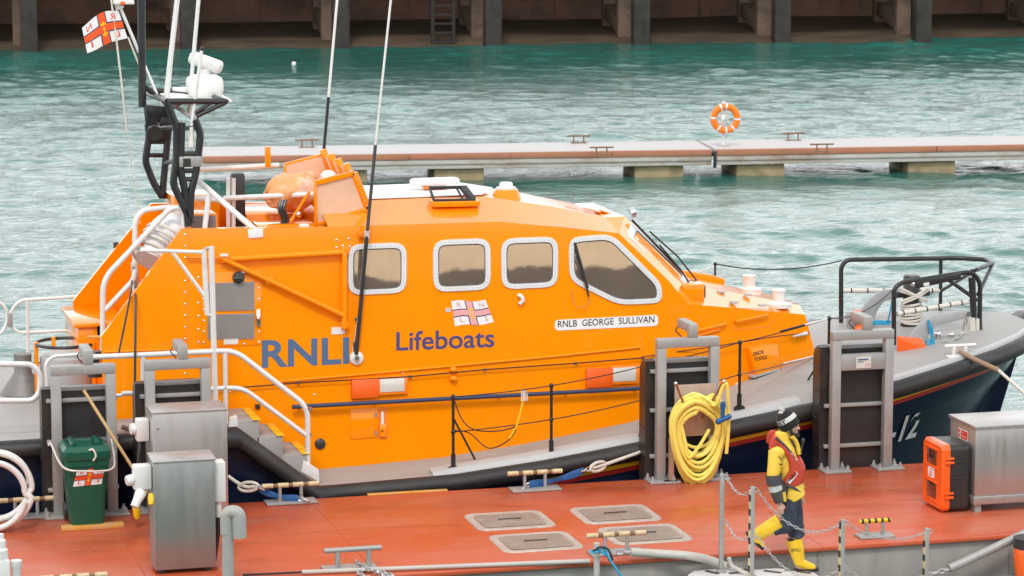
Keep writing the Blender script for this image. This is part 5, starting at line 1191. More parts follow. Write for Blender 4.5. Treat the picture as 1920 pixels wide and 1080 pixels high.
def gangway():
    o = MB().span((.75, -6.4, -.45), (7.2, -3.99, .2)).build('landing_float', M['pontoonside'], loc=(4, -5.2, -.1), bevel=.03); tag(o, 'low grey landing float under the white step platform and chain posts', 'float')
    MB().prism([(1.0, -5.5, .201), (2.2, -5.5, .201), (2.2, -4.4, .201), (1.0, -4.4, .201)], (0, 0, .048)).build('step_riser', M['steel'], o)
    m = M['whiteplastic']
    t = thing('step_platform', 'white moulded step platform with black slots at the front of the pontoon', 'platform', (2.0, -4.6, ZP-.1))
    y1 = -3.96
    c = [atz(1368, 1054, ZP), atz(1545, 1079, ZP)]
    x0 = 1.0
    o = [(1.02, -4.0), (1.30, -3.965), (1.5, -3.965), (1.62, -4.02), (1.56, -4.12), (1.95, -4.12), (2.05, -4.18), (1.98, -4.28), (2.20, -4.30), (2.3, -4.4), (2.3, -5.6), (.9, -5.6), (.9, -4.15)]
    MB().prism([Vector((x, y, ZP-.25)) for x, y in o], (0, 0, .25)).build('top', M['whiteplastic'], t, bevel=.02)
    for (xa, ya), (xb, yb) in (((1.15, -4.06), (1.24, -4.22)), ((1.5, -4.06), (1.62, -4.16)), ((1.36, -4.24), (1.56, -4.22)), ((1.78, -4.22), (1.93, -4.36)), ((2.12, -4.34), (2.24, -4.46))):
        MB().bar((xa, ya, ZP+.001), (xb, yb, ZP+.001), .05, .012).build('slot', M['boxblack'], t)
    # chain posts with striped edge
    tops = [(1354, 888), (1411, 912), (1580, 974), (1738, 990)]
    labs = ['grey chain post farthest left, beside the yellow hose', 'grey striped chain post in front of the walking person', 'grey striped chain post just right of the yellow boots', 'grey striped chain post farthest right under the steel locker']
    vv = [-4.15, -4.45, -4.75, -4.55]; P = []
    for i, ((px, py), lab, v) in enumerate(zip(tops, labs, vv)):
        a = atv(px, py, v); b = Vector((a.x, v, .201 if i > 1 else ZP)); 
        t = thing('chain_post', lab, 'post', b, 'chain posts along the gangway')
        w = .046
        MB().prism([b+Vector((-w/2, -w/2, 0)), b+Vector((w/2, -w/2, 0)), b+Vector((w/2, w/2, 0)), b+Vector((-w/2, w/2, 0))], (0, 0, a.z-b.z)).build('post', M['steel'], t, bevel=.005)
        if i:
            s = MB().prism([b+Vector((-w/2-.012, -w/2-.001, .02)), b+Vector((-w/2-.0005, -w/2-.001, .02)), b+Vector((-w/2-.0005, w/2, .02)), b+Vector((-w/2-.012, w/2, .02))], (0, 0, a.z-b.z-.06)).build('stripe', M['cream'], t)
            n = int((a.z-b.z)/.16)
            for k in range(n): MB().prism([b+Vector((-w/2-.0135, -w/2-.002, .06+k*.16)), b+Vector((-w/2-.003, -w/2-.002, .06+k*.16)), b+Vector((-w/2-.003, w/2+.001, .06+k*.16)), b+Vector((-w/2-.0135, w/2+.001, .06+k*.16))], (0, 0, .075)).build('stripe', M['boxblack'], t)
        MB().lathe([(.06, 0), (.06, .02), (.035, .03), (0, .03)], b, n=8).build('base', M['steel'], t)
        eyes = [a-Vector((0, 0, .04)), a-Vector((0, 0, .55))]
        for e in eyes: MB().tube([e+Vector((.04+.025*cos(q), 0, .025*sin(q))) for q in np.linspace(0, 2*pi, 10)[:-1]], .006, 5, closed=True).build('eye', M['chain'], t)
        P.append([e+Vector((.06, 0, -.01)) for e in eyes])
    names = ['between the first two posts', 'across the person', 'right of the yellow boots']
    sags = ((.10, .10), (.24, .26), (.12, .14))
    for i in range(3):
        for j in range(2):
            a = P[i][j]; b = P[i+1][j]-Vector((.09, 0, 0))
            o = chain_mb(sag(a, b, sags[i][j], 20), .048, .0048, .0145).build('barrier_chain', M['chain'], loc=a)
            tag(o, '%s barrier chain %s' % (('upper', 'lower')[j], names[i]), 'chain', 'barrier chains on the gangway')
    a = Vector((P[0][0].x, -4.15, ZP))
    o = MB().tube(fillet([a+Vector((.03, 0, .16)), a+Vector((.06, 0, .06)), a+Vector((.25, -.35, -.02)), a+Vector((.45, -.8, -.02))], .1), .025, 8).build('guard_tube', M['greyplastic'], loc=a); tag(o, 'grey bent guard tube at the foot of the first chain post', 'rail')
gangway()
# ================================================================== BOAT: mast, upper steering position, rails, stern
def tube(pts, r, nm, m, parent=LB, n=8, fl=None):
    return MB().tube(fillet(pts, fl) if fl else pts, r, n).build(nm, M[m], parent)
def mast():
    n = lambda x, y: atv(x, y, 1.85); f = lambda x, y: atv(x, y, 4.05); c = lambda x, y: atv(x, y, VC)
    B = 'blackmetal'
    for P in ([n(313, 191), n(331, 238), n(331, 297), n(324, 345), n(360, 418)], [n(366, 224), n(376, 249), n(374, 272), n(367, 326), n(358, 360), n(356, 418)], [n(341, 230), n(338, 319), n(347, 358), n(353, 424)]):
        tube(P, .047, 'mast_leg', B, fl=.08, n=10)
    for P in ([f(277, 232), f(280, 252), f(272, 302), f(289, 345), f(305, 370)], [f(317, 236), f(313, 272), f(306, 347), f(305, 372)]): tube(P, .047, 'mast_leg', B, fl=.08, n=10)
    for a, b in ((n(340, 288), n(372, 288)), (n(338, 320), n(367, 320)), (n(340, 336), n(362, 336)), (f(280, 291), f(311, 291)), (f(281, 266), f(314, 266))): tube([a, b], .03, 'mast_rung', B)
    for a, b in ((n(331, 238), f(280, 240)), (n(372, 240), f(317, 240)), (n(331, 300), f(311, 306))): tube([a, b], .032, 'mast_crossbar', B)
    # masthead frame
    tube([c(265, -60), c(266, 120), c(267, 200)], .052, 'mast_pole', B, n=12)
    tube([c(272, 163), c(318, 198), n(334, 240)], .034, 'masthead_brace', B)
    tube([n(313, 190), n(424, 190)], .038, 'masthead_beam', B); tube([f(262, 170), f(373, 172)], .038, 'masthead_beam', B)
    tube([n(424, 190), f(373, 172)], .034, 'masthead_beam', B); tube([n(313, 190), f(262, 170)], .034, 'masthead_beam', B)
    tube([n(423, 192), n(368, 218)], .030, 'masthead_brace', B); tube([f(372, 174), f(317, 205)], .030, 'masthead_brace', B); tube([n(400, 190), n(366, 212)], .026, 'masthead_brace', B)
    tube([c(330, 200), n(368, 226)], .026, 'masthead_brace', 'steel')
    MB().prism([f(268, 195), f(318, 200), f(318, 262), f(276, 262)], (0, -.05, 0)).build('mast_panel', M[B], LB, bevel=.01)
    MB().prism([c(270, 196), c(322, 200), c(322, 238), c(275, 222)], (0, -.05, 0)).build('mast_panel', M[B], LB, bevel=.01)
    p = c(345, 186); MB().span(p+Vector((-.22, -.6, 0)), p+Vector((.52, .6, .03))).build('masthead_plate', M['white'], LB, bevel=.008)
    # radar
    q = c(384, 182)
    r = MB().loft([[q+Vector((x*k, y*k, z)) for x, y in rounded(.45, .40, .10)] for z, k in ((0, .80), (.03, .95), (.10, 1.02), (.20, 1), (.25, .92), (.28, .7), (.29, .4))]).build('radar', M['whiteplastic'], LB, sharp=40)
    MB().cyl(q+Vector((0, 0, .28)), q+Vector((.0, 0, .36)), .09).build('radar_neck', M['whiteplastic'], r)
    d = (c(414, 128)-c(372, 113)); u = Vector((.50, -.38, -.35)).normalized()
    m = q+Vector((.02, 0, .44)); ax = Vector((.86, -.38, -.33)).normalized()
    y = Vector((0, 0, 1)).cross(ax).normalized(); z = ax.cross(y)
    MB().loft([[m+ax*t+y*(a*k)+z*(b*k) for a, b in rounded(.17, .17, .06)] for t, k in ((-.22, .6), (-.20, .9), (-.17, 1), (.17, 1), (.20, .9), (.22, .6))]).build('radar_scanner', M['whiteplastic'], r, sharp=40)
    MB().span(c(325, 176), c(352, 164)+Vector((0, .12, 0))).build('navigation_light', M['whiteplastic'], LB, bevel=.02)
    tube(spline([c(318, 182), c(316, 174), c(325, 172), c(352, 176), c(362, 182)]), .01, 'cable', 'boxblack')
    # whip aerials
    def whip(pts, rs, ms, nm='aerial'):
        o = None
        for i in range(len(pts)-1):
            k = MB().tube([pts[i], pts[i+1]], rs[i], 10).build(nm if o is None else 'aerial_tip', M[ms[i]], LB if o is None else o); o = o or k
        return o
    whip([c(311, 185), c(336, -30)], [.034], ['whitemetal']); whip([c(315, 183), c(335, -30)], [.020], ['whiteplastic'])
    whip([c(353, 215), c(375, -30)], [.026], ['whitemetal'])
    w = whip([n(359, 236), n(378, 95)], [.022], ['whitemetal']); MB().cyl(n(378, 95), n(379, 88), .024).build('aerial_cap', M['boxblack'], w)
    MB().tube([n(358, 275), n(359, 238)], [.05, .025], 10).build('aerial_base', M['lampglass'], w)
    w = whip([atv(603, 330, 4.2), atv(616, 182, 4.2), atv(634, -20, 4.2)], [.022, .018], ['blackmetal', 'whitemetal'])
    a, b = atw(668, 664, .05), atw(688, 440, .16); d = (b-a)/224
    w = whip([a, b, atv(704, 272, 1.62), atv(736, -30, 1.62)], [.026, .022, .015], ['blackmetal', 'boxblack', 'whitemetal'])
    MB().lathe([(.085, 0), (.085, .03), (.05, .04), (.025, .06), (0, .06)], atw(668, 671, 0), W1N, 24).build('aerial_base', M['whiteplastic'], w)
    MB().lathe([(.03, 0), (.03, .05), (0, .05)], atw(668, 671, .05), W1N, 12).build('aerial_bolt', M['chrome'], w)
    MB().cyl(atw(688, 447, .14), atw(688, 433, .17), .035).build('aerial_clamp', M['lampglass'], w)
    k = MB(); k.bar(atw(688, 440, 0), atw(688, 440, .13), .04, .08); k.box(atw(682, 440, .05), (.14, .06, .07)); k.build('aerial_bracket', M['orange2'], w, bevel=.008)
    tube([atw(688, 470, .10), atw(676, 560, .08), atw(660, 665, .02)], .005, 'signal_line', 'whiterope')
    tube(fillet([atw(664, 640, .02), atw(664, 650, .05), atw(666, 660, .05)], .02), .012, 'cable', 'boxblack')
    MB().sphere(atw(669, 599, .03), .025).build('cable_gland', M['boxblack'], LB)
    # lamp, horn, box on the mast
    q = c(291, 246); MB().lathe([(.0, 0), (.03, 0), (.05, .08), (.095, .16), (.095, .18), (0, .17)], q+Vector((0, .1, 0)), (-.1, -1, -.1)).build('horn', M['boxblack'], LB, sharp=40)
    MB().bar(c(283, 212), c(301, 227), .09, .09).build('orange_lamp', M['boxorange'], LB, bevel=.02); MB().bar(c(299, 226), c(318, 232), .12, .13).build('lamp_base', M['boxblack'], LB, bevel=.02)
    MB().sphere(c(320, 231), .03).build('lamp_knob', M['chrome'], LB)
    g = MB().span(n(335, 313), n(377, 292)+Vector((0, -.06, 0))).build('instrument_box', M['steel'], LB, bevel=.01); MB().span(n(342, 312)+Vector((0, -.065, 0)), n(356, 296)+Vector((0, -.062, 0))).build('instrument_panel', M['boxblack'], g)
    # ensign staff with its fittings
    s = tube([c(312, 220), c(226, 16)], .020, 'flag_staff', 'whitemetal')
    MB().cyl(c(226, 16), c(222, 6), .045).build('staff_head', M['white'], s)
    h = MB().span(c(212, 8), c(250, 0)+Vector((0, -.1, 0))).build('staff_bar', M['whitemetal'], s, bevel=.01); MB().sphere(c(228, 5)+Vector((0, -.08, 0)), (.04, .04, .03)).build('staff_lamp', M['boxorange'], h)
    tube([c(262, 125), c(240, 70)], .012, 'halyard', 'whiterope'); tube(spline([c(206, -20), c(214, 40), c(226, 140), c(238, 247)]), .013, 'halyard', 'whiterope'); tube([c(213, -10), c(219, 20)], .013, 'halyard', 'whiterope')
    tube([c(238, 247), c(252, 340), c(262, 420)], .005, 'halyard', 'whiterope')
    q4 = quadmap(c(239, 71), c(163, 95), c(154, 46), c(222, 20))
    def fn(a, b):
        p = q4(a, b); wv = .05*sin(a*6+b*1.2)*a
        return p + Vector((.10, wv, 0))*0 + Vector((0, wv-.015, .05*sin(a*3.1)*b + .03*sin(a*5)*a - .06*max(0, a-.75)*b))
    mb = MB(); mb.loft([[fn(i/16, j/8) for i in range(17)] for j in range(9)], closed=False, caps=False)
    o = mb.build('ensign', M['flagwhite'], loc=c(239, 71)); tag(o, 'white flag with orange cross flying from the mast staff', 'flag')
    flag_parts(fn, (0, -1, 0), o)
mast()

def upper():
    # upper steering position: wrap-round screen of five framed panels
    v0, v1 = 1.95, 3.95
    a, b, c, d = [atv(x, y, v0) for x, y in ((590, 343), (664, 324), (690, 391), (592, 423))]
    mv = lambda p, v: Vector((p.x, v, p.z))
    s = MB().prism([a, b, c, d], (0, .012, 0)).build('side_screen', M['clear'], LB)
    def fr(P, w, par):
        mb = MB()
        for p, q in zip(P, P[1:]+P[:1]): mb.bar(p+Vector((0, -.012, 0)), q+Vector((0, -.012, 0)), .03, w)
        mb.build('screen_frame', M['orange'], par, bevel=.004)
    fr([a, b, c, d], .065, s)
    rivets([p.lerp(q, t)+Vector((0, -.028, 0)) for p, q in ((d, c), (b, c), (d, a)) for t in np.linspace(.08, .92, 8)], (0, -1, 0), .008).build('bolts', M['chrome'], s)
    s2 = MB().prism([mv(p, v1) for p in (a, b, c, d)], (0, .012, 0)).build('side_screen', M['clear'], LB); fr([mv(p, v1+.03) for p in (a, b, c, d)], .065, s2)
    vs = np.linspace(v0+.02, v1-.02, 5)
    for i, v in enumerate(vs):
        k = .06 if i in (0, 4) else .0
        top = mv(b, v)+Vector((0, 0, .04*i/4 + (.05 if 0 < i else 0))); MB().bar(mv(c, v), top, .05, .09).build('screen_post', M['orange'], LB, bevel=.006)
        if i: pass
    for va, vb in zip(vs, vs[1:]): MB().prism([mv(c, va+.03), mv(b, va+.03), mv(b, vb-.03), mv(c, vb-.03)], (.012, 0, 0)).build('front_screen', M['clear'], LB)
    MB().span((a.x-.25, v1+.05, a.z-.02), (a.x-.18, v1+.1, a.z+.25)).build('screen_post', M['orange'], LB, bevel=.006)
    tube([atv(340, 320, 4.2), atv(523, 310, 4.2)], .035, 'upper_rail', 'whitemetal'); 
    # orange console and seat boxes
    MB().span((-2.75, 2.0, 3.0), (-2.0, 2.6, 3.72)).build('steering_console', M['orange'], LB, bevel=.03)
    MB().span((-2.75, 3.0, 3.0), (-2.0, 4.1, 3.75)).build('steering_console', M['orange'], LB, bevel=.03)
    MB().span((-3.62, 3.4, 3.0), (-3.02, 4.2, 3.95)).build('locker', M['orange'], LB, bevel=.02)
    MB().span((-3.6, 2.2, 3.0), (-3.25, 2.9, 3.88)).build('locker', M['orange'], LB, bevel=.02)
    lv = MB().span((-3.58, 2.19, 3.62), (-3.27, 2.199, 3.86)); 
    for i in range(16): lv.span((-3.575+i*.019, 2.18, 3.63), (-3.567+i*.019, 2.19, 3.85))
    lv.build('louvre', M['louvre'], LB, smooth=False)
    # folded weather cover over the helm
    c = atv(548, 366, 2.75); mb = MB(); rng = random.Random(2); rings = []
    for i in range(13):
        t = pi*i/12; rg = []
        for j in range(22):
            a = 2*pi*j/22; k = 1+.14*sin(3*a+t*4)+.10*abs(sin(4*a-3*t))-.08*abs(sin(2.5*a+5*t))+rng.uniform(-.05, .05)
            rg.append(c+Vector((-.34*cos(t)*(1+.08*sin(5*a)), .34*sin(t)**.7*cos(a)*k, .24*sin(t)**.7*sin(a)*k + .10*cos(t)*-1*.5 + .05)))
        rings.append(rg)
    mb.loft(rings); o = mb.build('weather_cover', M['cloth_orange'], loc=c, sharp=80); tag(o, 'crumpled pale orange cover over the upper steering position', 'cover')
    for x in (527, 536, 531): tube(spline([atv(x, 375, 2.3), atv(x-4, 392, 2.25), atv(x+3, 410, 2.25), atv(x-2, 428, 2.25)]), .022, 'control_cable', 'boxblack')
    tube([atv(580, 360, 2.3), atv(545, 415, 2.2)], .02, 'lever', 'orange'); MB().sphere(atv(560, 402, 2.2), .04).build('knob', M['chrome'], LB)
    MB().sphere(atv(616, 332, 2.6), (.11, .11, .09)).build('dome', M['whiteplastic'], LB)
    MB().span(atv(562, 428, 1.70), atv(578, 419, 1.75)).build('deck_plate', M['white'], LB, bevel=.004)
    # dark liferaft box and white rails
    q = atv(447, 372, 3.0); MB().span(q+Vector((-.09, -.08, -.40)), q+Vector((.08, .1, .33))).build('upright_box', M['boxblack'], LB, bevel=.03)
    for x in (428, 438): tube([atv(x, 428, 2.8), atv(x, 334, 2.8)], .028, 'rail_post', 'whitemetal')
    tube([atv(420, 372, 2.75), atv(588, 364, 2.3)], .034, 'upper_rail', 'whitemetal')
    tube([atv(374, 341, 2.2), atv(484, 436, 1.62)], .038, 'diagonal_rail', 'whitemetal'); tube([atv(392, 362, 2.1), atv(384, 428, 2.0)], .034, 'rail_post', 'whitemetal')
    tube([atv(366, 372, 2.4), atv(418, 376, 2.4)], .034, 'upper_rail', 'whitemetal')
    p = atw(478, 437, 0); MB().prism([atw(464, 430, .001), atw(493, 428, .001), atw(493, 445, .001), atw(466, 447, .001)], W1N*.02).build('rail_socket', M['white'], LB, bevel=.004)
    MB().span(atv(370, 429, 1.75), atv(462, 425, 1.80)).build('coaming_strip', M['white'], LB, bevel=.004)
    # roof: bar radar, hatch, dome
    q = atv(815, 358, VC); 
    t = MB().cyl(q+Vector((-.1, 0, -.12)), q+Vector((-.1, 0, .05)), .03); t.cyl(q+Vector((.1, 0, -.12)), q+Vector((.1, 0, .05)), .03); t.span(q+Vector((-.16, -.1, .04)), q+Vector((.16, .1, .07))); t.tube([q+Vector((-.5, 0, -.03)), q+Vector((-.05, 0, -.02))], .03, 8)
    t = t.build('radar_stand', M['orange2'], LB, bevel=.004)
    MB().loft([[q+Vector((x*k, y*k, z)) for x, y in rounded(.66, .16, .05)] for z, k in ((.085, .93), (.10, 1), (.14, 1), (.165, .93), (.17, .85))]).build('radar_scanner', M['whiteplastic'], t, sharp=40)
    h0 = Vector((-.55, 1.98, 3.86)); h1 = Vector((.06, 2.3, 3.985))
    p = [atv(812, 389, 1.92), atv(900, 387, 1.92), atv(901, 376, 1.92), atv(812, 378, 1.92)]
    MB().prism(p, (0, .34, .0)).build('hatch_coaming', M['orange'], LB, bevel=.01)
    a, b = p[3]+Vector((.02, .03, .01)), p[2]+Vector((-.06, .03, .01)); hz = .135
    k = MB(); k.bar(a, b, .05, .035); k.bar(a+Vector((0, .25, hz)), b+Vector((-.06, .25, hz)), .05, .04); k.bar(a, a+Vector((0, .25, hz)), .03, .03); k.bar(b+Vector((-.04, 0, 0)), b+Vector((-.10, .25, hz)), .10, .05); k.bar(b+Vector((-.16, 0, 0)), b+Vector((-.19, .25, hz)), .02, .03)
    k.build('hatch_lid', M['boxblack'], LB, bevel=.005)
    q = atv(949, 371, 2.55)
    d = MB().lathe([(.21, -.05), (.175, .06), (.15, .115), (.0, .12)], q, n=28).build('dome_base', M['orange'], LB, sharp=40); MB().lathe([(.13, .11), (.13, .14), (.09, .15), (.085, .19), (.07, .205), (0, .21)], q, n=24).build('dome', M['whiteplastic'], d, sharp=40)
    for x, y in ((1020, 382), (1075, 392), (1110, 395), (1140, 399)): 
        p = atv(x, y, 2.7); MB().loft([[p+Vector((u, w*1.4, z-u*.25)) for u, w in rounded(.22, .2, .05)] for z in (0, .012)]).build('roof_pad', M['orange2'], LB)
    p = atv(1182, 400, 2.9); MB().lathe([(0, 0), (.07, 0), (.07, .06), (0, .07)], p, (1, 0, .3)).build('roof_lamp', M['chrome'], LB)
upper()

def aft():
    n = lambda x, y: atv(x, y, 1.9)
    tube([n(193, 668), n(193, 524), n(252, 462), n(318, 392), n(336, 388), n(345, 402), n(345, 434)], .036, 'stair_rail', 'whitemetal', fl=.18, n=10)
    tube([n(197, 582), n(250, 526), n(254, 505)], .034, 'stair_rail', 'whitemetal', fl=.05, n=10)
    m = lambda x, y: atv(x, y, 2.5)
    tube([m(253, 545), m(253, 412), m(268, 394), m(300, 390), m(322, 388), m(334, 402), m(334, 430)], .034, 'stair_rail', 'whitemetal', fl=.15, n=10)
    MB().tube(spline([m(252, 492), m(253, 505), m(254, 520), m(255, 535)], 3), [.045, .05, .045, .05, .045, .05, .045, .05, .045, .05], 10).build('rail_binding', M['whiterope'], LB)
    # ribbed white liferaft roll between the wings
    a, b = atv(284, 470, 2.15), atv(322, 428, 2.15); 
    c0 = Vector((-4.02, 1.95, 3.33)); d = Vector((0, 1, 0)); pts = []
    o = MB().tube([atv(283, 490, 2.0), atv(297, 463, 2.1), atv(316, 436, 2.2), atv(322, 425, 2.3)], [.21, .24, .25, .22], 22).build('life_raft_roll', M['roofwhite'], loc=atv(300, 460, 2.1)); tag(o, 'white rolled net bound with rope between the orange stern wings', 'net roll')
    for x, y in ((283, 488), (290, 476), (297, 464), (304, 452), (311, 443)):
        p = atv(x, y, 2.05); ax = (atv(316, 436, 2.2)-atv(283, 490, 2.0)).normalized(); e1 = ax.orthogonal().normalized(); e2 = ax.cross(e1)
        MB().tube([p+(e1*cos(q)+e2*sin(q))*.255 for q in np.linspace(0, 2*pi, 24)[:-1]], .02, 6, closed=True).build('binding_rope', M['whiterope'], o)
    MB().sphere(atv(268, 463, 2.0), (.06, .06, .05)).build('reel', M['boxorange'], LB)
    # orange locker between the wings, small fittings on the far wing
    l = MB().span((-4.95, 2.9, 1.5), (-4.35, 4.3, 2.38)).build('stern_locker', M['orange'], LB, bevel=.03)
    MB().span((-5.0, 2.86, 2.38), (-4.33, 4.32, 2.44)).build('locker_lid', M['orange'], l, bevel=.02)
    for y in (3.05, 4.0): MB().span((-4.7, 2.85, 2.26), (-4.64, 2.9, 2.40)).build('locker_latch', M['chrome'], l)
    MB().box(atv(219, 463, 4.4), (.09, .06, .13)).build('wing_lamp', M['boxblack'], LB, bevel=.01); MB().lathe([(.03, 0), (.03, .02), (0, .02)], atv(197, 492, 4.4), (0, -1, 0)).build('wing_plug', M['chrome'], LB)
    # small capstan post by the wing
    q = atz(178, 690, 1.5); q = atv(178, 688, 1.85); MB().lathe([(.1, -.12), (.1, -.08), (.06, -.06), (.06, .12), (.10, .16), (.08, .2), (0, .2)], q).build('capstan', M['boxblack'], LB); MB().lathe([(.03, 0), (.04, .04), (.03, .1), (0, .1)], q+Vector((.10, -.05, .0)), (0, 0, 1)).build('valve', M['chrome'], LB)
    tube([atv(165, 632, 2.2), atv(193, 632, 1.95)], .02, 'hoop_arm', 'orange')
    # dark hoop on orange flat stays, over a pale barrel
    c = atv(122, 643, 3.05); R = .375; 
    tube_ = MB().tube([c+Vector((R*cos(a), R*sin(a), 0)) for a in np.linspace(0, 2*pi, 40)[:-1]], .022, 8, closed=True).build('basket_hoop', M['boxblack'], LB)
    for a in (pi+.05, pi/2+.3, -.5): 
        p = c+Vector((R*cos(a), R*sin(a), 0)); MB().bar(p+Vector((0, 0, .03)), Vector((p.x, p.y, 1.49)), .05, .09).build('hoop_stay', M['orange'], LB, bevel=.006)
    MB().lathe([(.02, 1.50), (.30, 1.50), (.34, 1.56), (.34, c.z-.62+.45), (.28, c.z-.12), (.20, c.z-.10), (0, c.z-.10)], (c.x+.02, c.y, 0), n=28).build('barrel', M['toerail'], LB, sharp=40)
    MB().lathe([(.36, 0), (.36, .05), (.34, .05)], (c.x+.02, c.y, 1.50)).build('barrel_band', M['boxblack'], LB)
    # grey mooring bitt on the quarter
    q = atz(44, 735, 1.49); MB().lathe([(.30, -.01), (.28, .02), (.14, .22), (.115, .26), (.115, .50), (0, .50)], q, n=24).build('mooring_bitt', M['darksteel'], LB, sharp=35)
    # stern guard rails
    fr = lambda x, y: atv(x, y, 4.95)
    tube([fr(148, 556), fr(38, 563), fr(22, 580), fr(18, 600), fr(20, 612), fr(34, 624), fr(148, 619)], .022, 'stern_rail', 'whitemetal', fl=.12)
    tube([fr(-60, 566), fr(2, 566), fr(14, 584), fr(14, 604), fr(2, 628), fr(-60, 628)], .022, 'stern_rail', 'whitemetal', fl=.12); tube([fr(51, 562), fr(53, 700)], .024, 'stern_rail_post', 'whitemetal')
    MB().span(fr(14, 612), fr(23, 586)+Vector((0, -.05, 0))).build('rail_gate', M['steel'], LB, bevel=.006)
    nr = lambda x, y: atv(x, y, .55)
    tube([nr(-60, 682), nr(60, 683), nr(75, 700), nr(75, 735), nr(62, 751), nr(-60, 752)], .034, 'stern_rail', 'whitemetal', fl=.10, n=10)
    tube([nr(230, 741), nr(100, 746), nr(88, 735), nr(86, 680), nr(100, 668), nr(160, 664)], .022, 'stern_rail', 'whitemetal', fl=.12)
    # boarding rail at the quarter
    tube([nr(165, 670), nr(300, 664), nr(440, 657), nr(577, 763), nr(577, 882)], .034, 'boarding_rail', 'whitemetal', fl=.16, n=10)
    tube([nr(228, 738), nr(300, 735), nr(411, 728), nr(455, 727), nr(574, 816)], .030, 'boarding_rail', 'whitemetal', fl=.14, n=10)
    for a, b in (((268, 666), (268, 790)), ((422, 658), (423, 795))): tube([nr(*a), nr(*b)], .030, 'boarding_rail_post', 'whitemetal', n=10)
    MB().box(nr(580, 815), (.05, .05, .04)).build('rail_joint', M['chrome'], LB); MB().box(nr(580, 767), (.06, .05, .04)).build('rail_joint', M['chrome'], LB)
    # tall hinged gate pole
    tube([nr(396, 462), nr(404, 755)], .036, 'gate_pole', 'whitemetal', n=10); tube([nr(382, 468), nr(389, 590), nr(397, 591)], .032, 'gate_pole', 'whitemetal', n=10)
    tube([nr(263, 469), nr(382, 473)], .024, 'gate_arm', 'whitemetal'); tube([nr(324, 474), nr(385, 557)], .024, 'gate_arm', 'whitemetal'); tube([nr(383, 467), nr(396, 464)], .02, 'gate_arm', 'steel')
    # two black cables hanging on the quarter
    tube(spline([m(250, 500), atv(243, 560, 1.3), atv(222, 665, .6)]), .013, 'hanging_cable', 'boxblack'); tube(spline([m(254, 510), atv(254, 600, .7), atv(253, 700, .35), atv(252, 800, .2)]), .016, 'hanging_cable', 'boxblack')
    q = nr(240, 800); MB().tube(spline([nr(228, 800), nr(245, 806), nr(262, 812), nr(280, 815)]), .03, 8).build('hanging_cable', M['brownrope'], LB)
aft()
# ================================================================== THE CREW MEMBER
M['skin'] = mat('skin', (.64, .38, .28), .5, var=.08, vscale=14)
M['jacket'] = mat('yellow_jacket_cloth', (.83, .55, .06), .55, var=.07, vscale=9, bump=.25, bscale=14)
M['jacketgrey'] = mat('grey_sleeve_cloth', (.07, .062, .068), .7, var=.15, vscale=12, bump=.2, bscale=18)
M['jeans'] = mat('dark_denim', (.030, .040, .062), .85, var=.35, vscale=14, bump=.5, bscale=22, dirt=(.11, .125, .15), dscale=9, damt=.6)
M['boot'] = mat('yellow_rubber_boot', (.86, .53, .012), .35, coat=.3, var=.05, bump=.1, bscale=9)
M['sole'] = mat('black_boot_sole', (.015, .014, .014), .6, var=.2)
M['vest'] = mat('red_lifejacket_cloth', (.50, .045, .02), .6, var=.15, vscale=9, bump=.3, bscale=16)
M['knit'] = mat('black_knit', (.014, .013, .014), .9, var=.3, vscale=60, bump=.5, bscale=120)
M['knitwhite'] = mat('pale_knit', (.62, .60, .58), .9, var=.12, vscale=60, bump=.4, bscale=120)
M['hair'] = mat('dark_brown_hair', (.022, .013, .010), .75, var=.4, vscale=60, bump=.5, bscale=90)
M['eye'] = mat('dark_eye', (.02, .015, .012), .2, var=.1)
M['reflect'] = mat('reflective_tape', (.66, .66, .66), .35, metal=.3, var=.05)
def fuse(mb, voxel, smooth=2):
    me = bpy.data.meshes.new('t'); me.from_pydata(mb.v, [], mb.f)
    bm = bmesh.new(); bm.from_mesh(me); bmesh.ops.recalc_face_normals(bm, faces=bm.faces); bm.to_mesh(me); bm.free()
    ob = bpy.data.objects.new('t', me); COL.objects.link(ob)
    r = ob.modifiers.new('r', 'REMESH'); r.mode = 'VOXEL'; r.voxel_size = voxel
    if smooth: q = ob.modifiers.new('s', 'SMOOTH'); q.iterations = smooth; q.factor = .5
    bpy.context.view_layer.update(); dg = bpy.context.evaluated_depsgraph_get()
    m2 = bpy.data.meshes.new_from_object(ob.evaluated_get(dg)); out = MB()
    out._a([v.co.copy() for v in m2.vertices], [tuple(p.vertices) for p in m2.polygons])
    COL.objects.unlink(ob); bpy.data.objects.remove(ob); bpy.data.meshes.remove(m2); return out
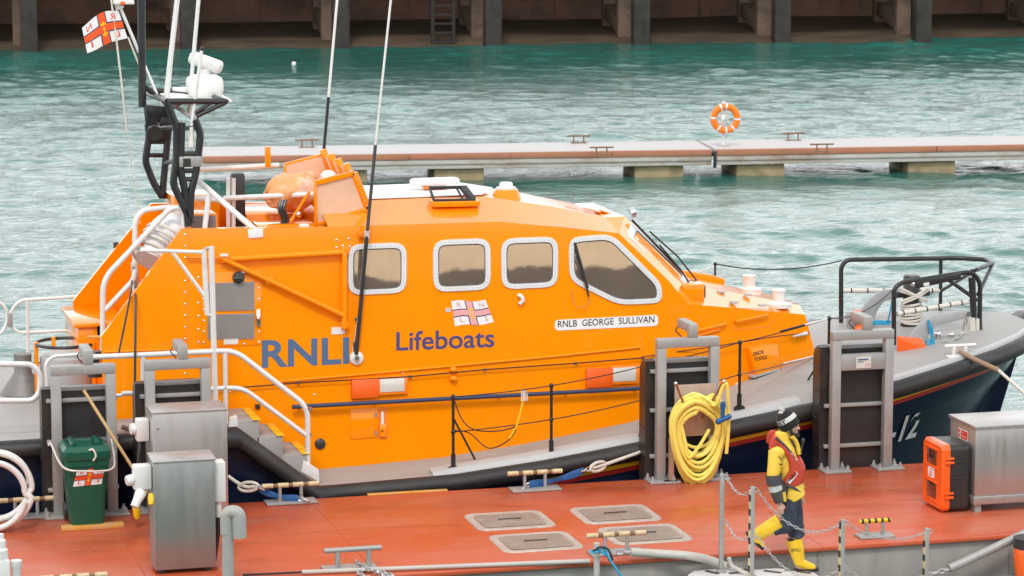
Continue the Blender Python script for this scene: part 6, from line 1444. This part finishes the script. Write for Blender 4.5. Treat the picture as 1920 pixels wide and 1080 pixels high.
def person():
    f = RT.copy(); s = Vector((-f.y, f.x, 0))*-1; U = Vector((0, 0, 1))       # facing, his right side (towards the quay), up
    p0 = Vector((1.95, -4.28, 0))
    def pp(x, y, off=0.0): return atp(x, y, p0, s) + s*off
    def ell(c, ax, a, b, n=18, fwd=f):
        ax = ax.normalized(); e1 = (fwd-ax*fwd.dot(ax)).normalized(); e2 = ax.cross(e1)
        return [c+e1*a*cos(2*pi*k/n)+e2*b*sin(2*pi*k/n) for k in range(n)]
    def limb(mb, pts, rad):
        P = spline(pts, 5); t = np.linspace(0, 1, len(P)); T = np.linspace(0, 1, len(pts))
        ra = np.interp(t, T, [r[0] if isinstance(r, tuple) else r for r in rad]); rb = np.interp(t, T, [r[1] if isinstance(r, tuple) else r for r in rad])
        rings = []
        for i, p in enumerate(P):
            d = (P[min(i+1, len(P)-1)]-P[max(0, i-1)]); rings.append(ell(p, d, ra[i], rb[i]))
        return mb.loft(rings)
    base = pp(1500, 1074)
    # joints
    pel, waist, chest, neck = pp(1481, 925), pp(1477, 895), pp(1469, 852), pp(1471, 826)
    head = pp(1479, 801)
    shR, elR, wrR = pp(1452, 841, .19), pp(1446, 891, .235), pp(1459, 934, .20)
    shL, elL, wrL = pp(1470, 841, -.19), pp(1482, 890, -.24), pp(1500, 925, -.20)
    hipR, knR, anR = pp(1480, 930, .09), pp(1474, 981, .10), pp(1413, 1003, .09)      # trailing leg, near side
    hipL, knL, anL = pp(1483, 930, -.08), pp(1493, 985, -.08), pp(1497, 1058, -.05)   # leading leg
    b = MB()
    limb(b, [pel, waist, chest, pp(1468, 836), neck, pp(1474, 815)], [(.115, .16), (.105, .145), (.12, .17), (.10, .16), (.06, .065), (.058, .058)])
    # head: skull, jaw, nose, brow, ear
    hf = (f*.98 + U*-.10).normalized()
    rings = []
    for i in range(15):
        t = pi*i/14; z = -cos(t); q = max(.02, sin(t)); k = 1.0 if z > -.2 else 1-.22*(-.2-z)
        rings.append([head + U*(z*.118+.012) + f*(.098*q*cos(2*pi*j/20)*k + (.012*(-z) if z < 0 else 0)) + s*(.078*q*sin(2*pi*j/20)*k) for j in range(20)])
    b.loft(rings)
    b.sphere(head+f*.055+U*-.085, (.045, .045, .035)); 
    b.tube([head+f*.088+U*.022, head+f*.112+U*-.018, head+f*.098+U*-.026], [.012, .017, .013], 8)
    b.tube([head+f*.088+s*-.035+U*.035, head+f*.098+U*.036, head+f*.088+s*.035+U*.035], .012, 8)
    b.sphere(head+f*.088+U*-.055, (.018, .022, .012)); 
    for sg in (1, -1): b.sphere(head+s*.078*sg+f*-.012+U*-.01, (.018, .012, .03))
    for a, e, w in ((shR, elR, wrR), (shL, elL, wrL)): limb(b, [a, a.lerp(e, .5), e, e.lerp(w, .5), w], [.052, .048, .040, .036, .028])
    limb(b, [hipR, hipR.lerp(knR, .5), knR, knR.lerp(anR, .4), anR], [.082, .07, .055, .052, .036])
    limb(b, [hipL, hipL.lerp(knL, .5), knL, knL.lerp(anL, .4), anL], [.082, .07, .055, .052, .036])
    tr = (pp(1430, 1020, .09)-anR).normalized()
    limb(b, [anR, pp(1408, 1008, .09), pp(1420, 1017, .09), pp(1430, 1022, .09)], [.036, .04, .036, .026])
    limb(b, [anL, pp(1500, 1064, -.05), pp(1516, 1067, -.05), pp(1530, 1069, -.05)], [.036, .04, .036, .026])
    # hands: palm, four fingers of different lengths, thumb from the side of the palm
    for w, sg, d0 in ((wrR, 1, Vector((.10, 0, -1))), (wrL, -1, Vector((.25, 0, -1)))):
        d = (f*d0.x + U*d0.z).normalized(); n = s*sg; fr_ = (f - d*f.dot(d)).normalized()
        c = w + d*.055
        b.loft([ell(w+d*t, d, a, e, 12, fr_) for t, a, e in ((0, .026, .020), (.03, .036, .018), (.075, .042, .016), (.092, .038, .012))])
        for k, (o, L) in enumerate(((.030, .070), (.010, .080), (-.010, .075), (-.029, .058))):
            k0 = w + d*.085 + fr_*o; k1 = k0 + d*L*.45 - n*.008; k2 = k1 + d*L*.33 - n*.020; k3 = k2 + d*L*.20 - n*.024
            b.tube([k0, k1, k2, k3], [.0095, .009, .0085, .007], 8)
        t0 = w + d*.03 + fr_*.03; b.tube([t0, t0+d*.03+fr_*.020-n*.01, t0+d*.060+fr_*.020-n*.02], [.012, .0105, .008], 8)
    P = fuse(b, .0065, 1).build('person', M['skin'], loc=base, sharp=180)
    tag(P, 'bearded person in yellow jacket, red lifejacket, bobble hat and yellow boots stepping off the pontoon', 'person')
    # face
    for sg in (1, -1): MB().sphere(head+f*.087+s*.033*sg+U*.020, (.010, .010, .007), 10, 8).build('eye', M['eye'], P)
    for sg in (1, -1): MB().tube([head+f*.095+s*.018*sg+U*.038, head+f*.085+s*.050*sg+U*.040], .006, 6).build('eyebrow', M['hair'], P)
    br = MB(); br.sphere(head+f*.060+U*-.095, (.058, .066, .040), 18, 12); br.sphere(head+f*.095+U*-.092, (.028, .035, .03))
    for sg in (1, -1): br.tube(spline([head+s*.070*sg+f*.008+U*-.015, head+s*.068*sg+f*.03+U*-.055, head+s*.048*sg+f*.07+U*-.085]), [.016]+[.020]*15+[.026], 8)
    br.tube([head+f*.104+s*-.03+U*-.050, head+f*.112+U*-.040, head+f*.104+s*.03+U*-.050], .010, 6)
    fuse(br, .007, 1).build('beard', M['hair'], P, sharp=180)
    # hat
    ax = (pp(1462, 766)-pp(1482, 800)).normalized(); c = pp(1482.5, 800) ; e1 = (f-ax*f.dot(ax)).normalized(); e2 = ax.cross(e1)
    prof = [(.104, -.008), (.113, -.002), (.117, .025), (.116, .06), (.108, .10), (.092, .14), (.068, .17), (.035, .19), (.0, .195)]
    H = MB().loft([[c+ax*h+e1*r*cos(2*pi*k/28)+e2*r*.93*sin(2*pi*k/28) for k in range(28)] for r, h in prof] ).build('bobble_hat', M['knit'], P, sharp=60)
    band = [(.1195, .078), (.116, .10), (.106, .13)]
    MB().loft([[c+ax*h+e1*r*cos(2*pi*k/28)+e2*r*.93*sin(2*pi*k/28) for k in range(28)] for r, h in band], caps=False).build('hat_band', M['knitwhite'], H, sharp=60)
    def hf_(a, b_): 
        h = .083+.040*b_; r = float(np.interp(h, [.078, .10, .13], [.1195, .116, .106]))+.003; q = pi*.94 + (a)*1.5
        # run round the side turned to the quay
        v = e1*r*cos(q)+e2*r*.93*sin(q)
        return c+ax*h+v
    side = -1 if (e2.dot(s) < 0) else 1
    def hf2(a, b_):
        h = .083+.040*b_; r = float(np.interp(h, [.078, .10, .13], [.1195, .116, .106]))+.003; q = side*(pi*.94 - a*1.25)
        return c+ax*h+e1*r*cos(q)+e2*r*.93*sin(q)
    lettering('lettering', 'IEST', hf2, M['knit'], H, bold=.03)
    bb = MB(); rng = random.Random(4)
    for i in range(46):
        d = Vector((rng.gauss(0, 1), rng.gauss(0, 1), rng.gauss(0, 1))).normalized(); bb.tube([c+ax*.205+d*.012, c+ax*.205+d*(.040+rng.uniform(-.004, .005))], [.010, .007], 5)
    bb.build('bobble', M['knitwhite'], H)
    # jacket
    j = MB()
    limb(j, [pp(1488, 934), pp(1482, 918), pp(1476, 890), pp(1470, 858), pp(1468, 838), pp(1468, 826)], [(.142, .195), (.145, .20), (.135, .195), (.145, .205), (.125, .19), (.09, .105)])
    limb(j, [pp(1466, 832), pp(1467, 818), pp(1466, 808)], [(.10, .11), (.085, .09), (.075, .08)])
    limb(j, [shR+U*.01, shR.lerp(elR, .5)+s*.01, elR, elR.lerp(wrR, .5), wrR+U*.02], [.085, .078, .071, .064, .053])
    limb(j, [shL+U*.01, shL.lerp(elL, .5)-s*.01, elL, elL.lerp(wrL, .5), wrL+U*.02], [.085, .078, .071, .064, .053])
    for a, e in ((shR, elR), (shL, elL)): j.sphere(a+U*-.005+f*.012, (.098, .088, .085))
    J = fuse(j, .012, 5).build('jacket', M['jacket'], P, sharp=180)
    def sleeve(a, b_, ra, rb, nm, m, k=6): return MB().loft([ell(a.lerp(b_, t), b_-a, ra+(rb-ra)*t, (ra+(rb-ra)*t)) for t in np.linspace(0, 1, k)], caps=False).build(nm, M[m], J, sharp=80)
    for sh, el, wr in ((shR, elR, wrR), (shL, elL, wrL)):
        sleeve(sh.lerp(el, .80), el+(wr-el)*.22, .092, .084, 'elbow_patch', 'jacketgrey'); sleeve(el+(wr-el)*.20, el+(wr-el)*.45, .080, .076, 'reflective_band', 'reflect')
        sleeve(el+(wr-el)*.46, wr+(wr-el)*-.03, .073, .058, 'lower_sleeve', 'jacketgrey')
        st = (wr-el).normalized(); MB().tube([el.lerp(wr, .55)+f*.075+s*.02, el.lerp(wr, .93)+f*.058+s*.02], .022, 8).build('sleeve_stripe', M['jacket'], J)
    MB().prism([pp(1463, 893, .205), pp(1478, 900, .205), pp(1472, 930, .205), pp(1462, 928, .2)], s*-.08).build('side_panel', M['jacketgrey'], J, bevel=.02)
    MB().tube(spline([pp(1483, 822, .085), pp(1491, 842, .05), pp(1497, 868, .0), pp(1503, 925, 0)]), .012, 6).build('zip', M['jacketgrey'], J)
    for off in (.05, -.05): MB().tube(spline([pp(1484, 816, off*1.6), pp(1493, 830, off), pp(1498, 850, off)]), .026, 8).build('hood_edge', M['jacket'], J)
    aD = (elR-shR).normalized()
    def arm(a, b_, x0, y0, w, h):
        q = pp(x0+w*a-(.12*h)*b_*0, y0-h*b_+2.5*a, .30); 
        return q
    lettering('lettering', 'RNLI', lambda a, b_: pp(1453+11*a, 850-6*b_+4*a, .193+.085), M['inkblack'], J, bold=.01)
    lettering('lettering', 'M', lambda a, b_: pp(1457+5*a, 862-4*b_+1*a, .2+.081), M['inkblack'], J, bold=.01)
    # lifejacket
    out = [(1441, 822), (1446, 813), (1454, 812), (1464, 822), (1479, 842), (1494, 858), (1502, 872), (1505, 888), (1500, 903), (1484, 907), (1468, 899), (1466, 892), (1477, 874), (1476, 858), (1466, 838), (1454, 828), (1444, 838), (1439, 836)]
    o2 = [(x, y) for x, y in out]
    V = None
    for sg in (1, -1):
        # a padded collar and lobe lying on the jacket
        prof = []
        for x, y in o2:
            k = 1-max(0, (x-1478))/34*.52; prof.append(pp(x, y, sg*(.232*k if y > 826 else .20*k)))
        inner = []
        for x, y in o2:
            k = 1-max(0, (x-1478))/34*.52; inner.append(pp(x, y, sg*(.13*k)))
        q = MB().loft([inner, prof]).build('lifejacket' if sg > 0 else 'lifejacket_lobe', M['vest'], P if sg > 0 else V, bevel=.018, seg=3, sharp=60)
        V = V or q
    limb(MB(), [pp(1454, 819, .13), pp(1449, 825, 0), pp(1454, 819, -.13)], [.018, .018, .018]).build('collar', M['vest'], V)
    fr_ = limb(MB(), [pp(1494, 856, .06), pp(1502, 876, .02), pp(1500, 904, .02)], [(.03, .07), (.045, .09), (.03, .07)]).build('front_lobe', M['vest'], V)
    def on(x, y, e=.004):
        k = 1-max(0, (x-1478))/34*.52; return pp(x, y, .232*k+e)
    MB().poly([on(1471, 893), on(1477, 899), on(1494, 882), on(1489, 875)]).build('label', M['reflect'], V, smooth=False)
    lettering('lettering', 'RNLI', lambda a, b_: on(1475.5+14*a-3.5*b_, 895.5-13.5*a-4.0*b_, .008), M['inkblack'], V, bold=.02)
    t = MB().poly([on(1474, 839), on(1484, 843), on(1494, 857), on(1482, 853)]).build('tape_patch', M['reflect'], V, smooth=False)
    for y in (0, 5): MB().poly([on(1479+y*.6, 843.5+y, .007), on(1484+y*.6, 845+y, .007), on(1485+y*.6, 847.5+y, .007), on(1480+y*.6, 846+y, .007)]).build('tape_stripe', M['redsign'], t, smooth=False)
    MB().tube(spline([pp(1452, 814, .20), pp(1468, 828, .21), pp(1482, 845, .20), pp(1492, 860, .16)]), .016, 8).build('strap', M['jacketgrey'], V)
    MB().tube(spline([pp(1470, 901, .24), pp(1486, 908, .20), pp(1500, 920, .12)]), .014, 6).build('strap', M['jacketgrey'], V)
    MB().sphere(pp(1505, 826, .03), (.022, .022, .035)).build('microphone', M['boxblack'], V); MB().tube(spline([pp(1505, 828, .03), pp(1503, 836, .04), pp(1500, 848, .06)]), .012, 6).build('microphone_lead', M['boxblack'], V)
    # trousers
    t = MB()
    limb(t, [pp(1484, 912), pp(1483, 926), pp(1481, 938)], [(.125, .175), (.13, .175), (.12, .165)])
    limb(t, [hipL+U*.0, hipL.lerp(knL, .5)+f*.01, knL, knL.lerp(anL, .18), knL.lerp(anL, .32)], [.108, .100, .088, .086, .090])
    limb(t, [hipR, hipR.lerp(knR, .5), knR+f*.01, knR.lerp(anR, .25), knR.lerp(anR, .42)], [.105, .094, .080, .072, .068])
    for k in range(3): 
        q = knL.lerp(anL, .06+.11*k); t.tube([q+f*.085*cos(a)+s*.082*sin(a)+U*.014*sin(2*a+k) for a in np.linspace(0, 2*pi, 16)[:-1]], .015, 6, closed=True)
    fuse(t, .010, 2).build('trousers', M['jeans'], P, sharp=180)
    # boots
    def boot(top, ank, toe, heel, r0, soles, lab):
        m = MB(); d = (ank-top)
        limb(m, [top, top.lerp(ank, .5), ank, ank+d.normalized()*.04], [(r0, r0), (r0*.93, r0*.93), (.064, .06), (.055, .052)])
        a = ank+d.normalized()*.025; limb(m, [a.lerp(heel, .5), a, a.lerp(toe, .5)+U*.0, toe], [(.050, .048), (.062, .054), (.050, .052), (.036, .044)])
        return fuse(m, .008, 2).build('boot', M['boot'], P, sharp=180)
    B1 = boot(pp(1490, 1014, -.07), pp(1499, 1054, -.05), pp(1528, 1067, -.05), pp(1492, 1064, -.05), .092, None, None)
    MB().loft([[pp(1489, y, -.05)*(1-a)+pp(1536, y-(2 if a > .6 else 0), -.05)*a + s*w*k for a, w in ((0, .03), (.15, .05), (.4, .042), (.75, .056), (.95, .035), (1, 0), (.95, -.035), (.75, -.056), (.4, -.042), (.15, -.05), (0, -.03))] for y, k in ((1068.5, 1), (1073.5, 1), (1074.5, .9))]).build('sole', M['sole'], B1, bevel=.004)
    lettering('lettering', 'RNLI', lambda a, b_: pp(1483+17*a, 1034-6*b_-1.5*a, -.07+.094), M['inkblack'], B1, bold=.01)
    MB().loft([ell(pp(1490, 1013.5, -.07), Vector((0, 0, 1)), .088, .088), ell(pp(1490, 1014.5, -.07), Vector((0, 0, 1)), .080, .080)]).build('boot_lining', M['sole'], B1)
    B2 = boot(pp(1461, 974, .095), pp(1415, 1001, .09), pp(1429, 1021, .09), pp(1402, 1003, .09), .092, None, None)
    h0, h1 = pp(1399, 994, .09), pp(1431, 1026, .09)
    dd = (h1-h0).normalized(); nn = Vector((0, 0, 0)) + (U*-1*.75 - f*.65).normalized()
    MB().loft([[h0.lerp(h1, a)+nn*k+s*w for a, w in ((0, .03), (.15, .048), (.4, .04), (.75, .055), (.95, .035), (1, 0), (.95, -.035), (.75, -.055), (.4, -.04), (.15, -.048), (0, -.03))] for k in (-.012, .022)]).build('sole', M['sole'], B2, bevel=.004)
person()
for o in bpy.data.objects:
    if '_b' in o: del o['_b']
